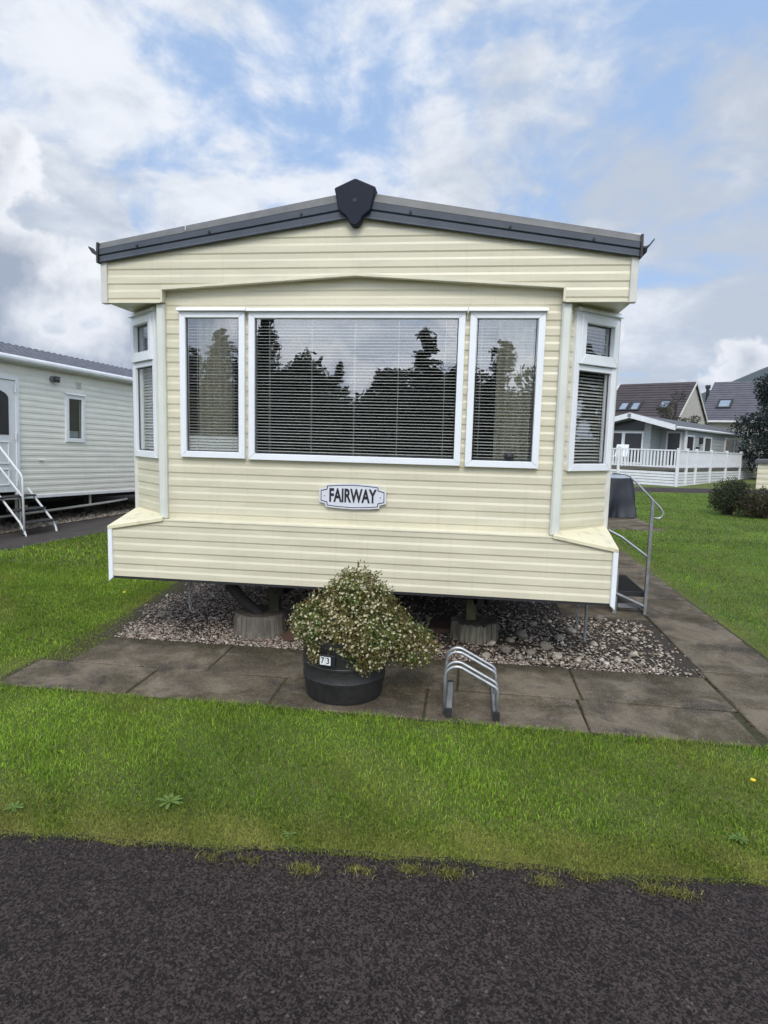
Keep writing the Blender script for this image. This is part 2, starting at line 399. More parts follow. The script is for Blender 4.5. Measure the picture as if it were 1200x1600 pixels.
def text_mesh(name, body, size, m, M, parent, sx=1., bold=0., ext=.001):
    cu = bpy.data.curves.new(name, 'FONT'); cu.body = body; cu.size = size; cu.extrude = ext; cu.offset = bold
    cu.align_x = 'CENTER'; cu.align_y = 'CENTER'
    o = bpy.data.objects.new(name, cu); COL.objects.link(o); bpy.context.view_layer.update()
    me = bpy.data.meshes.new_from_object(o.evaluated_get(bpy.context.evaluated_depsgraph_get()))
    bpy.data.objects.remove(o); bpy.data.curves.remove(cu)
    me.transform(M @ Matrix.Diagonal((sx, 1, 1, 1))); me.materials.clear(); me.materials.append(m)
    ob = bpy.data.objects.new(name, me); COL.objects.link(ob); ob.parent = parent; return ob

# window in a local plane: origin o, a = unit along (left to right seen from outside), n = outward
def window(parent, o, a, n, w, z0, z1, panes, fw_=.045, drip=True, blind=True, glass='glass', slat_pitch=.0215, tilt=20, name='window', closed=0., depth=.034, cords=(.12, .88), vent=None):
    o, a, n = Vector(o), Vector(a).normalized(), Vector(n).normalized()
    P = lambda x, z, d=0: (o.x+a.x*x+n.x*d, o.y+a.y*x+n.y*d, z)
    fr = MB()
    def ring(x0, x1, za, zb, t, d0, d1, tt=None, tb=None):
        tt = t if tt is None else tt; tb = t if tb is None else tb; g = .0007
        for q in ([(x0, za), (x1, za), (x1-t-g, za+tb), (x0+t+g, za+tb)], [(x0, zb), (x0+t+g, zb-tt), (x1-t-g, zb-tt), (x1, zb)],
                  [(x0, za), (x0+t, za+tb+g), (x0+t, zb-tt-g), (x0, zb)], [(x1, za), (x1, zb), (x1-t, zb-tt-g), (x1-t, za+tb+g)]):
            fr.prism(q, lambda x, z: P(x, z, d0), lambda x, z: P(x, z, d1))
    ring(0, w, z0, z1, fw_, -.05, .018)
    root = fr.build(name, MT['upvc'], parent, bevel=.003)
    for (x0, x1, za, zb) in panes:
        g2 = MB(); g2.add([P(x0-.01, za-.01, -.01), P(x1+.01, za-.01, -.01), P(x1+.01, zb+.01, -.01), P(x0-.01, zb+.01, -.01)], [(0, 1, 2, 3)])
        g2.build('pane', MT[glass], root, recalc=False)
        # dark seal round the pane
        sl = MB()
        for q in ([(x0, za), (x1, za), (x1, za+.006), (x0, za+.006)], [(x0, zb-.006), (x1, zb-.006), (x1, zb), (x0, zb)],
                  [(x0, za+.006), (x0+.006, za+.006), (x0+.006, zb-.006), (x0, zb-.006)], [(x1-.006, za+.006), (x1, za+.006), (x1, zb-.006), (x1-.006, zb-.006)]):
            sl.prism(q, lambda x, z: P(x, z, -.009), lambda x, z: P(x, z, -.004))
        sl.build('seal', MT['black'], root)
    if drip:
        d = MB(); d.prism([(-.012, z1-.002), (w+.012, z1-.002), (w+.012, z1+.022), (-.012, z1+.022)], lambda x, z: P(x, z, -.02), lambda x, z: P(x, z, .045-(z-z1)*.6))
        d.build('drip_cap', MT['upvc'], root, bevel=.003)
    if blind:
        x0, x1 = min(p[0] for p in panes)-.02, max(p[1] for p in panes)+.02
        za, zb = min(p[2] for p in panes)-.01, max(p[3] for p in panes)+.01
        b = MB(); nn = int((zb-za)/slat_pitch); rng = random.Random(int(abs(o.x)*1000)+nn)
        for i in range(nn+1):
            z = za+.004+i*slat_pitch
            tl = R(tilt+rng.uniform(-3, 3)) if (z-za)/(zb-za) > closed else R(62)
            sag = [0, rng.uniform(-.0012, .0006), rng.uniform(-.0016, .0006), rng.uniform(-.0012, .0006), 0]
            hw = .0125; vs = []
            for k in range(5):
                x = x0+(x1-x0)*k/4
                for j, cz in ((-1, 0), (0, .0022), (1, 0)):
                    vs.append(P(x, z+sag[k]+cz-j*hw*math.sin(tl), -depth+j*hw*math.cos(tl)))
            b.add(vs, [(3*k+j, 3*k+3+j, 3*k+4+j, 3*k+1+j) for k in range(4) for j in (0, 1)])
        bo = b.build('blind', MT['slat'], root)
        c = MB()
        for cx_ in cords:
            x = x0+(x1-x0)*cx_
            for dd in (-.013, .013): c.tube([P(x, za, -depth+dd), P(x, zb, -depth+dd)], .0011, 4)
        c.build('cord', MT['cord'], bo)
    return root, P, ring

def curtain(parent, o, a, n, w, z0, z1, m='curtain', amp=.02, waves=6):
    o, a, n = Vector(o), Vector(a).normalized(), Vector(n).normalized(); mb = MB(); K = waves*8
    vs = []
    for k in range(K+1):
        x = w*k/K; d = amp*math.sin(2*math.pi*waves*k/K)+amp*.4*math.sin(5.1*k/K*waves)
        q = o+a*x+n*d
        vs += [(q.x, q.y, z0), (q.x, q.y, z1)]
    mb.add(vs, [(2*k, 2*k+2, 2*k+3, 2*k+1) for k in range(K)])
    return mb.build('curtain', MT[m], parent, smooth=True)

# ------------------------------------------------------------------ ground, road, paving
def plane_obj(name, pts, z, m):
    mb = MB(); mb.add([(x, y, z) for x, y in pts], [tuple(range(len(pts)))]); return struct(mb.build(name, m))
plane_obj('ground', [(-900, -900), (900, -900), (900, 900), (-900, 900)], 0, MT['lawn'])
def wob(x, s=0.): return .5*math.sin(x*3.1+s)+.3*math.sin(x*7.7+1.3*s)+.2*math.sin(x*17.3+2.1*s)+.12*math.sin(x*41+s)
def road_edge(x): return -2.185+.065*x+.022*wob(x)
xs = [i*.02-5 for i in range(501)]
mb = MB()
far = [(-60, -2.185-.065*60*.9), ]+[(x, road_edge(x)) for x in xs]+[(60, -2.185+.065*60*.9)]
vs = [(x, y, .004) for x, y in far]+[(x, -7.5+.06*x, .004) for x, y in far]
n = len(far); mb.add(vs, [(i, n+i, n+i+1, i+1) for i in range(n-1)])
struct(mb.build('road', MT['asphalt']))
# dark crumbly soil lip between lawn and tarmac
mb = MB(); L = xs
vs = []
for x in L: vs += [(x, road_edge(x)-.004-.035*max(0, wob(x*2.7, 2)-.1)-.006*abs(wob(x*9, 1)), .0065), (x, road_edge(x)+.014, .009)]
mb.add(vs, [(2*i, 2*i+2, 2*i+3, 2*i+1) for i in range(len(L)-1)])
struct(mb.build('soil_edge', MT['dark_soil']))
# earth below slabs and gravel
plane_obj('soil_bed', [(-2.12, -.95), (3.14, -.95), (3.14, 5.9), (-2.12, 5.9)], .003, MT['moss'])
plane_obj('gravel_bed', [(-2.0, .06), (2.5, .06), (2.5, 9.5), (-2.6, 9.5), (-2.2, 1.6)], .007, MT['gravel_bed'])
pav = MB(); rng = random.Random(4)
def slab(x0, x1, y0, y1, h=.03, g=.006):
    dz = [rng.uniform(-.004, .004) for _ in range(4)]; j = lambda: rng.uniform(-.004, .004)
    x0 += g; x1 -= g; y0 += g; y1 -= g
    c = [(x0+j(), y0+j()), (x1+j(), y0+j()), (x1+j(), y1+j()), (x0+j(), y1+j())]
    b = .006
    top = [(x+(b if i in (0, 3) else -b), y+(b if i < 2 else -b), h+dz[i]) for i, (x, y) in enumerate(c)]
    mid = [(x, y, h+dz[i]-.006) for i, (x, y) in enumerate(c)]; bot = [(x, y, 0.) for x, y in c]
    pav.add(top+mid+bot, [(0, 1, 2, 3)]+[(a+4, (a+1) % 4+4, (a+1) % 4, a) for a in range(4)]+[(a+8, (a+1) % 4+8, (a+1) % 4+4, a+4) for a in range(4)])
H0 = .012
for x0, x1 in ((-1.87, -.885), (-.885, .0), (.0, .80), (.80, 1.575), (1.575, 2.485)): slab(x0, x1, -.475, .075, H0)
for x0, x1 in ((-2.07, -1.205), (-1.205, -.31), (-.31, .615), (.615, 1.54), (1.54, 2.445)): slab(x0, x1, -.93, -.48, H0)
ys = [-.93, -.40, .19, 1.0, 1.62, 2.39, 3.1, 3.8, 4.5, 5.2, 5.9]
for y0, y1 in zip(ys, ys[1:]): slab(2.50+.02*y0*.3, 3.10+.012*y0, y0, y1, H0)
slab(1.72, 2.5, 1.46, 2.6, .014); slab(1.72, 2.5, 2.6, 3.7, .014)
for j in range(3): slab(2.52, 3.18, 5.9+.6*j, 6.5+.6*j, H0)
for i in range(3):
    for j in range(4): slab(2.56+.64*i, 3.2+.64*i, 7.7+.72*j, 8.42+.72*j, H0)
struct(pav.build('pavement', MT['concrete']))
# neighbour's path and bed
A0 = Vector((-6.222, 4.341, 0)); D0 = Vector((.15474, .98795, 0)); N0 = Vector((D0.y, -D0.x, 0))
SO = lambda s, o, z=0: A0+D0*s+N0*o+Vector((0, 0, z))
mb = MB(); mb.add([SO(-5, .12, .006), SO(8, .12, .006), SO(8, 1.34, .006), SO(-5, 1.30, .006)], [(0, 3, 2, 1)])
for s in range(-4, 8): mb.box(0, 0, 0, 0, 0, 0) if False else None
struct(mb.build('side_path', mat('damp_paving', (.068, .056, .050), .6, .45, 3, bump=.4, bscale=60)))
mb = MB(); mb.add([SO(-5, -3, .006), SO(8, -3, .006), SO(8, .12, .006), SO(-5, .12, .006)], [(0, 3, 2, 1)])
struct(mb.build('gravel_bed', MT['gravel_bed']))
# tarmac lane in front of the lodge
mb = MB(); mb.add([(3, 17.2, .006), (30, 21.5, .006), (30, 24, .006), (3, 19.3, .006)], [(0, 1, 2, 3)]); struct(mb.build('lane', MT['asphalt']))
# hills round the back
mb = MB(); K = 90; J = 10; vs = []
for i in range(K+1):
    az = R(-60+120*i/K)
    for j in range(J+1):
        r = 380+j*35
        hgt = 103*math.exp(-((math.degrees(az)-33)/17)**2)+26*math.exp(-((math.degrees(az)+35)/22)**2)+6*mnoise.noise((az*6, 1, 2))
        z = hgt*math.sin(math.pi/2*j/J)+(.9*mnoise.noise((az*260, j*.9, 0))+.6*mnoise.noise((az*700, j*2., 3)) if j else 0)
        vs.append((math.sin(az)*r, math.cos(az)*r, max(z, -1) if j else -2))
mb.add(vs, [(i*(J+1)+j, i*(J+1)+j+1, (i+1)*(J+1)+j+1, (i+1)*(J+1)+j) for i in range(K) for j in range(J)])
struct(mb.build('hills', MT['hill'], smooth=True))

# ------------------------------------------------------------------ the cream caravan
car = thing('static_caravan', 'cream static caravan with grey gable trim, bay front and white windows, nearest one', 'caravan')
Xh = 1.83
b = MB(); sk = lambda x0, x1, z0, z1, y=.06: siding(b, (x0, y, 0), (1, 0, 0), (0, -1, 0), x1-x0, z0, z1, ph=.008)
sk(-1.42, 1.42, .93, 1.44); sk(-1.42, -1.262, 1.44, 2.45); sk(-.806, -.748, 1.44, 2.45); sk(.742, .803, 1.44, 2.45); sk(1.266, 1.42, 1.44, 2.45); sk(-1.42, 1.42, 2.45, 2.72)
b.build('front_wall', MT['cream'], car)
b = MB(); siding(b, (-1.81, 0, 0), (1, 0, 0), (0, -1, 0), 3.62, .512, .955, ph=.012)
cR, cL = (Vector((1.83, 0, .884)), Vector((.072, 0, .39))), (Vector((-1.83, 0, .884)), Vector((-.072, 0, .39)))
b.build('skirt_panel', MT['cream'], car, cuts=[cR, cL])
b = MB(); b.box(-1.42, 1.42, -.004, .06, .947, .955); b.build('ledge', MT['cream_trim'], car)
b = MB(); b.box(-1.83, 1.83, .004, .03, .492, .513); b.build('bottom_rail', MT['black'], car)
# gable front, cut to the roof slope and to the shallow arch
sl = .309/1.83; topc = lambda sx: (Vector((0, 0, 3.19)), Vector((sx*sl, 0, 1)))
gz = lambda x: 2.688-.062*abs(x)
for sx in (-1, 1):
    b = MB(); siding(b, (0 if sx > 0 else -1.385, -.002, 0), (1, 0, 0), (0, -1, 0), 1.385, 2.5, 3.26, ph=.044)
    b.build('gable_panel', MT['cream'], car, cuts=[topc(sx), (Vector((0, 0, 2.688)), Vector((-sx*.062, 0, -1)))])
    b = MB(); siding(b, (1.385 if sx > 0 else -1.815, -.002, 0), (1, 0, 0), (0, -1, 0), .43, 2.517, 3.1, ph=.044)
    b.build('gable_panel', MT['cream'], car, cuts=[topc(sx)])
    # arch soffit, end return, edge bead
    b = MB()
    b.add([(0, -.001, 2.688), (sx*1.39, -.001, gz(1.39)), (sx*1.39, .062, gz(1.39)), (0, .062, 2.688)], [(0, 1, 2, 3)])
    b.add([(sx*1.388, -.001, 2.517), (sx*1.388, -.001, 2.61), (sx*1.388, .062, 2.61), (sx*1.388, .062, 2.517)], [(0, 1, 2, 3)])
    b.add([(sx*1.388, 0, 2.518), (sx*1.83, 0, 2.518), (sx*1.83, .5, 2.518), (sx*1.43, .07, 2.518), (sx*1.388, .062, 2.518)], [(0, 1, 2, 3, 4)])
    b.build('soffit', MT['cream_trim'], car)
    b = MB()
    b.prism([(0, 2.684), (sx*1.39, gz(1.39)-.004), (sx*1.39, gz(1.39)+.012), (0, 2.70)], lambda x, z: (x, -.009, z), lambda x, z: (x, .01, z))
    b.box(min(sx*1.384, sx*1.398), max(sx*1.384, sx*1.398), -.009, .01, 2.512, gz(1.39)-.005)
    b.box(min(sx*1.40, sx*1.835), max(sx*1.40, sx*1.835), -.007, .012, 2.508, 2.519)
    b.build('gable_bead', MT['cream_trim'], car)
    x0, x1 = sorted((sx*1.795, sx*1.842))
    b = MB(); b.box(x0, x1, -.014, .03, 2.503, 2.93); b.build('gable_trim', MT['offwhite'], car, bevel=.003)
    b = MB(); x0, x1 = sorted((sx*1.808, sx*1.842)); b.prism([(x0, .880), (x1, .872), (x1, .468), (x0, .498)] if sx > 0 else [(x0, .872), (x1, .880), (x1, .498), (x0, .468)], lambda x, z: (x, -.014, z), lambda x, z: (x, .03, z))
    b.build('skirt_trim', MT['upvc'], car, bevel=.003)
    # sill wedge over the cut corner
    C_, P_, B_ = (sx*1.842, -.016, .893), (sx*1.405, -.016, .972), (sx*1.842, .43, .99)
    Q_ = (sx*1.42, .06, .985)
    dn = lambda p: (p[0], p[1], p[2]-.028)
    b = MB(); b.add([C_, P_, Q_, B_, dn(C_), dn(P_), dn(Q_), dn(B_)], [(0, 1, 2, 3), (0, 4, 5, 1), (3, 7, 4, 0), (1, 5, 6, 2), (2, 6, 7, 3), (4, 7, 6, 5)])
    b.build('corner_sill', MT['sill'], car, bevel=.003)
    # side of the skirt below the sill and side wall behind the bay
    b = MB(); siding(b, (sx*1.83, 0, 0), (0, 1, 0), (sx, 0, 0), .43, .512, .87, ph=.012); siding(b, (sx*1.83, .43, 0), (0, 1, 0), (sx, 0, 0), 9.6, .512, 2.9, ph=.012)
    siding(b, (sx*1.83, 0.0, 0), (0, 1, 0), (sx, 0, 0), .43, 2.52, 2.9, ph=.044)
    b.build('side_wall', MT['cream'], car)
    # bay wall with window
    p0 = Vector((sx*1.43, .06, 0)); p1 = Vector((sx*1.83, .41, 0)); dv = (p1-p0).normalized(); nv = Vector((dv.y, -dv.x, 0))*(1 if sx > 0 else -1)
    LB = (p1-p0).length
    b = MB(); siding(b, p0, dv, nv, LB, .95, 1.40, ph=.008); siding(b, p0, dv, nv, .072, 1.40, 2.49, ph=.008); siding(b, p0+dv*.515, dv, nv, LB-.515, 1.40, 2.49, ph=.008); siding(b, p0, dv, nv, LB, 2.49, 2.53, ph=.008)
    b.build('bay_wall', MT['cream'], car)
    if sx > 0: o_, a_, xs_ = p0+dv*.07, dv, lambda x: x-.07
    else: o_, a_, xs_ = p0+dv*.52, -dv, lambda x: .52-x
    pan = [(.050, .395, 1.455, 2.085), (.090, .385, 2.195, 2.405)]
    if sx < 0: pan = [(.055, .400, 1.455, 2.085), (.065, .36, 2.195, 2.405)]
    w_, P, ring = window(car, o_+nv*.004, a_, nv, .45, 1.40, 2.475, pan, fw_=.05, tilt=30, slat_pitch=.023, depth=.06, cords=(.1, .9))
    # transom and opening vent frame
    b = MB(); x0, x1 = .047, .403
    b.prism([(.045, 2.087), (.405, 2.087), (.405, 2.125), (.045, 2.125)], lambda x, z: P(x, z, -.04), lambda x, z: P(x, z, .012))
    v0, v1 = (.036, .437) if sx > 0 else (.013, .414)
    t = .052
    for q in ([(v0, 2.128), (v1, 2.128), (v1-t, 2.197), (v0+t, 2.197)], [(v0, 2.452), (v0+t, 2.403), (v1-t, 2.403), (v1, 2.452)],
              [(v0, 2.128), (v0+t, 2.197), (v0+t, 2.403), (v0, 2.452)], [(v1, 2.128), (v1, 2.452), (v1-t, 2.403), (v1-t, 2.197)]):
        b.prism(q, lambda x, z: P(x, z, -.012), lambda x, z: P(x, z, .034))
    b.build('vent_sash', MT['upvc'], w_, bevel=.003)
    curtain(car, o_+dv*(.0)-nv*.12, a_, nv, .22 if sx > 0 else .45, 1.4, 2.45)
    # post and corner strip
    b = MB(); x0, x1 = sorted((sx*1.388, sx*1.452)); b.box(x0, x1, .024, .075, .955, 2.515); b.build('bay_post', MT['post'], car, bevel=.012)
    b = MB(); x0, x1 = sorted((sx*1.785, sx*1.848)); b.box(x0, x1, .40, .47, .975, 2.515); b.build('bay_corner_strip', MT['offwhite'], car, bevel=.006)
    # barge board swept down the slope
    sec = [(.10, .012), (-.012, -.002), (-.030, -.052), (-.034, -.058), (-.034, -.106), (-.022, -.110), (-.022, -.116), (-.030, -.120), (-.030, -.158), (-.038, -.163), (-.038, -.171), (-.004, -.171), (-.004, -.03), (.10, -.008)]
    z0c, zEc = 3.225, 2.916
    scl = lambda x: 1-.21*abs(x)/1.83
    b = MB(); b.prism(sec, lambda y, z: (sx*.0, y, z0c+z*scl(0)), lambda y, z: (sx*1.838, y, zEc+z*scl(1.83)))
    bo = b.build('barge_board', MT['barge'], car, bevel=.002)
    b = MB(); lip = [(-.0005, .0035), (-.0145, .002), (-.0335, -.050), (-.0355, -.056), (-.031, -.054), (-.0115, -.003)]
    b.prism(lip, lambda y, z: (sx*.1, y, z0c-.1*sl+z), lambda y, z: (sx*1.838, y, zEc+z*scl(1.83))); b.build('barge_cap', MT['barge2'], bo)
    for xx in (.37, 1.02, 1.55):
        zz = z0c-sl*xx-.088*scl(xx); b = MB()
        b.prism([(.009*math.cos(k*math.pi/4), .009*math.sin(k*math.pi/4)) for k in range(8)], lambda x, z: (sx*xx+x, -.043, zz+z), lambda x, z: (sx*xx+x, -.03, zz+z)); b.build('screw', MT['black'], bo)
    # end cap and gutter spout
    b = MB(); b.prism([(.11, -.02), (-.04, -.0), (-.046, -.06), (-.046, -.14), (.11, -.14)], lambda y, z: (sx*1.838, y, zEc+z), lambda y, z: (sx*1.853, y, zEc+z)); b.build('barge_end_cap', MT['black'], car)
    b = MB()
    gp = [(sx*1.845, -.02, 2.838), (sx*1.875, -.02, 2.835), (sx*1.90, -.02, 2.85), (sx*1.925, -.02, 2.885)]
    b.add([(x, y, z+d) for x, _, z in gp for y, d in ((-.02, 0), (.05, 0), (-.02, .012), (.05, .012))],
          sum([[(4*i, 4*i+1, 4*i+5, 4*i+4), (4*i+2, 4*i+6, 4*i+7, 4*i+3), (4*i, 4*i+4, 4*i+6, 4*i+2), (4*i+1, 4*i+3, 4*i+7, 4*i+5)] for i in range(3)], [])+[(12, 13, 15, 14), (0, 2, 3, 1)])
    gu = b.build('gutter_spout', MT['black'], car)
    b = MB(); b.add([(sx*1.84, .05, 2.85), (sx*1.90, .05, 2.83), (sx*1.90, 10, 2.83), (sx*1.84, 10, 2.85), (sx*1.905, .05, 2.87), (sx*1.905, 10, 2.87)], [(0, 1, 2, 3), (1, 4, 5, 2)]); b.build('gutter', MT['black'], car)
    b = MB(); b.add([(0, .04, 3.20), (sx*1.86, .04, 2.90), (sx*1.86, 10.05, 2.90), (0, 10.05, 3.20), (0, .04, 3.17), (sx*1.86, .04, 2.87), (sx*1.86, 10.05, 2.87), (0, 10.05, 3.17)], [(0, 1, 2, 3), (4, 7, 6, 5), (1, 5, 6, 2)]); b.build('roof_sheet', MT['barge2'], car)
b = MB(); b.box(-.0, .0, 0, 0, 0, 0) if False else None
shp = [(0, 3.288), (.139, 3.230), (.106, 3.088), (.052, 3.045), (.036, 3.012), (.018, 2.995), (0, 2.991), (-.018, 2.995), (-.036, 3.012), (-.052, 3.045), (-.106, 3.088), (-.139, 3.230)]
b.prism(shp, lambda x, z: (x, -.066, z), lambda x, z: (x, .03, z)); sh = b.build('ridge_shield', MT['navy'], car, bevel=.006)
b = MB(); b.prism([(.014*math.cos(k*math.pi/6), 3.15+.014*math.sin(k*math.pi/6)) for k in range(12)], lambda x, z: (x, -.069, z), lambda x, z: (x, -.06, z)); b.build('screw', MT['black'], sh)
b = MB(); b.box(-1.190, -1.186, -.045, -.036, 2.985, 3.03); b.build('loose_clip', MT['white'], car)
# front windows
wl, P, _ = window(car, (-1.278, .045, 0), (1, 0, 0), (0, -1, 0), .487, 1.420, 2.458, [(.047, .437, 1.468, 2.425)], closed=.13, tilt=9, cords=(.22, .84))
b = MB(); wm, Pm, _ = window(car, (-.763, .045, 0), (1, 0, 0), (0, -1, 0), 1.519, 1.416, 2.455, [(.046, 1.473, 1.466, 2.422)], tilt=13, cords=(.08, .29, .5, .71, .93))
wr, Pr, _ = window(car, (.788, .045, 0), (1, 0, 0), (0, -1, 0), .497, 1.413, 2.455, [(.052, .445, 1.463, 2.425)], tilt=11, cords=(.12, .9))
for x0, w_ in ((-1.17, .25), (.98, .27)): curtain(car, (x0, .128, 0), (1, 0, 0), (0, -1, 0), w_, 1.42, 2.5, waves=5)
b = MB(); b.box(-1.3, -.80, .17, .35, 1.0, 1.60); b.build('seat_back', MT['sofa'], car, bevel=.03)
# small dark ornament on the inside ledge of the right-hand front window
b = MB(); b.lathe([(.004, 1.463), (.026, 1.466), (.033, 1.487), (.03, 1.503), (.022, 1.513), (.004, 1.515)], (1.09, .065), 14); b.build('window_ornament', MT['ink'], car, smooth=True)
# interior shell and chassis
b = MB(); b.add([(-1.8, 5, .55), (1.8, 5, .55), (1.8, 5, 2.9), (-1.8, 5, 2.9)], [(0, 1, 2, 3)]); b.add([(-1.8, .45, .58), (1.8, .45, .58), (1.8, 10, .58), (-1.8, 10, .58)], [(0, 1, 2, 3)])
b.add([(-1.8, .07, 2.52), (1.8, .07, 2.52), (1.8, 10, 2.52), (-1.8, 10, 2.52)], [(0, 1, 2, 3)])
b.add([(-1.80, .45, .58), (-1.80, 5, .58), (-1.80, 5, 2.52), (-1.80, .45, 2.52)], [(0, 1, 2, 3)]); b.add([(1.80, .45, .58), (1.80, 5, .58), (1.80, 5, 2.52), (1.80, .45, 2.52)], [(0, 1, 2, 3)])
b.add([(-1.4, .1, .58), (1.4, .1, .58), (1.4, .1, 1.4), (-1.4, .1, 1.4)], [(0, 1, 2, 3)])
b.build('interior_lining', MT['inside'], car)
b = MB(); b.box(-1.81, 1.81, .03, 10.0, .49, .55); b.build('floor', MT['rust'], car)
b = MB(); b.box(-1.81, 1.81, 10.0, 10.03, .5, 2.9); b.build('rear_wall', MT['cream'], car)
for x in (-.62, .95):
    b = MB(); b.box(x-.025, x+.025, .35, 9.5, .36, .49); b.box(x-.05, x+.05, .35, 9.5, .345, .36); b.build('chassis_beam', MT['rust'], car)
for q in ((.62, .70), (2.4, 2.5)):
    b = MB(); b.box(-1.2, 1.3, *q, .39, .489); b.build('cross_beam', MT['rust'], car)
def post(pts, r, name='prop', m='rust', seg=10):
    b = MB(); b.tube(pts, r, seg); return b.build(name, MT[m], car)
post([(-.785, .36, .175), (-.92, .33, .30), (-1.02, .31, .42)], [.042, .043, .05], 'prop_leg')
post([(-.93, .33, .33), (-1.13, .36, .49)], .022, 'prop_brace'); post([(-1.02, .33, .44), (-1.25, .5, .47)], .02, 'prop_brace')
b = MB(); b.box(-.735, -.655, .44, .52, .17, .5); b.build('prop_post', mat('mossy_post', (.06, .06, .03), .9, .4, 9), car)
b = MB(); b.box(.845, .925, .57, .63, .17, .34); b.build('prop_post', mat('rusty_jack', (.13, .12, .06), .85, .5, 14), car, bevel=.006)
b = MB(); b.tube([(.885, .6, .33), (.885, .6, .5)], .03, 10); b.box(.84, .93, .56, .64, .335, .375); b.build('jack_head', MT['rust'], car)
for sx in (-1, 1): post([(.885+sx*.03, .6, .25), (.885+sx*.14, .6, .34), (.885+sx*.20, .6, .385), (.885+sx*.24, .6, .375)], .014, 'jack_handle')
b = MB(); b.box(.25, .75, 1.9, 4., .01, .45); b.build('dark_void_block', MT['navy'], car, bevel=.03)  # dark navy block put in for the dark void under the floor
def wheel(x, y):
    b = MB(); b.lathe([(.05, -.08), (.2, -.09), (.28, -.08), (.3, -.05), (.3, .05), (.28, .08), (.2, .09), (.05, .08)], (0, 0), 24)
    o = b.build('wheel', MT['navy'], car, smooth=40); o.rotation_euler = (0, R(90), 0); o.location = (x, y, .3)
for x in (-1.0, 1.25): wheel(x, 5.2)
def chain(x, y, z0, z1):
    b = MB(); n = int((z1-z0)/.034)
    for i in range(n):
        z = z1-.02-i*.034; fl = i % 2
        loop = [(math.cos(t)*.010, .023*math.sin(t)) for t in [k*math.pi/5 for k in range(10)]]
        b.tube([(x+(p if fl else 0), y+(0 if fl else p), z+q) for p, q in loop], .0042, 6, closed=True)
    return b.build('chain', MT['galv'], car)
chain(-1.34, .3, .19, .50); chain(1.70, .55, .14, .50)
b = MB(); b.tube([(1.775, .60, .50), (1.775, .60, .05)], .012, 10); b.build('corner_leg', MT['alloy'], car)
# side door above the steps
b = MB(); b.box(1.835, 1.858, 1.78, 2.50, .66, 2.50); sdoor = b.build('door', MT['white'], car, bevel=.004)
b = MB()
for q in ((1.73, 1.778, .62, 2.56), (2.502, 2.55, .62, 2.56), (1.778, 2.502, 2.502, 2.56)): b.box(1.832, 1.868, *q)
b.build('door_frame', MT['upvc'], sdoor)
b = MB(); b.box(1.856, 1.862, 1.95, 2.33, 1.55, 2.30); b.build('pane', MT['lens'], sdoor)
b = MB(); b.tube([(1.87, 1.86, 1.42), (1.895, 1.86, 1.42), (1.895, 1.97, 1.42)], .011, 8); b.build('handle', MT['alloy'], sdoor)
# name plate
pl = [];
def plq(w, h, c):
    pts = []
    for sx, sz in ((1, 1), (-1, 1), (-1, -1), (1, -1)):
        e = [(w-c, h-.012), (w-c*.95, h-c*.62-.006), (w-c*.62, h-c*.85), (w, h-c)]
        e = [(sx*x, sz*z) for x, z in e]
        if sx*sz < 0: e = e[::-1]
        if sz > 0 and sx > 0: e = e[::-1]
        elif sx < 0 and sz > 0: e = e[::-1]
        elif sx < 0 and sz < 0: e = e[::-1]
        else: e = e[::-1]
        pts += e
        if sx*1 == 1 and sz == 1: pts += [(w*.55*k, h-.012*abs(k)*.5) for k in (.9, .45, 0, -.45, -.9)] if True else []
        if sx == -1 and sz == -1: pts += [(w*.55*k, -h+.012*abs(k)*.5) for k in (-.9, -.45, 0, .45, .9)]
    return pts
nx, nz = .004, 1.176
def ap(q, y0, y1, mb): mb.prism(q, lambda x, z: (nx+x, y0, nz+z), lambda x, z: (nx+x, y1, nz+z))
b = MB(); ap(plq(.241, .092, .046), .052, .036, b); npl = b.build('name_plate', MT['plaque'], car)
b = MB(); q1, q2 = plq(.230, .083, .045), plq(.2245, .0775, .045); n = len(q1)
b.add([(nx+x, .0355, nz+z) for x, z in q1]+[(nx+x, .0355, nz+z) for x, z in q2], [(i, (i+1) % n, n+(i+1) % n, n+i) for i in range(n)]); b.build('border', MT['ink'], npl)
text_mesh('lettering', 'FAIRWAY', .132, MT['ink'], Matrix.Translation((nx, .0348, nz)) @ Matrix.Rotation(R(90), 4, 'X'), npl, sx=.60, bold=.0045, ext=.0006)
for sx in (-1, 1):
    b = MB(); b.prism([(.0045*math.cos(k*math.pi/4), .0045*math.sin(k*math.pi/4)) for k in range(8)], lambda x, z: (nx+sx*.202+x, .0335, nz+z), lambda x, z: (nx+sx*.202+x, .04, nz+z)); b.build('screw', MT['alloy'], npl)

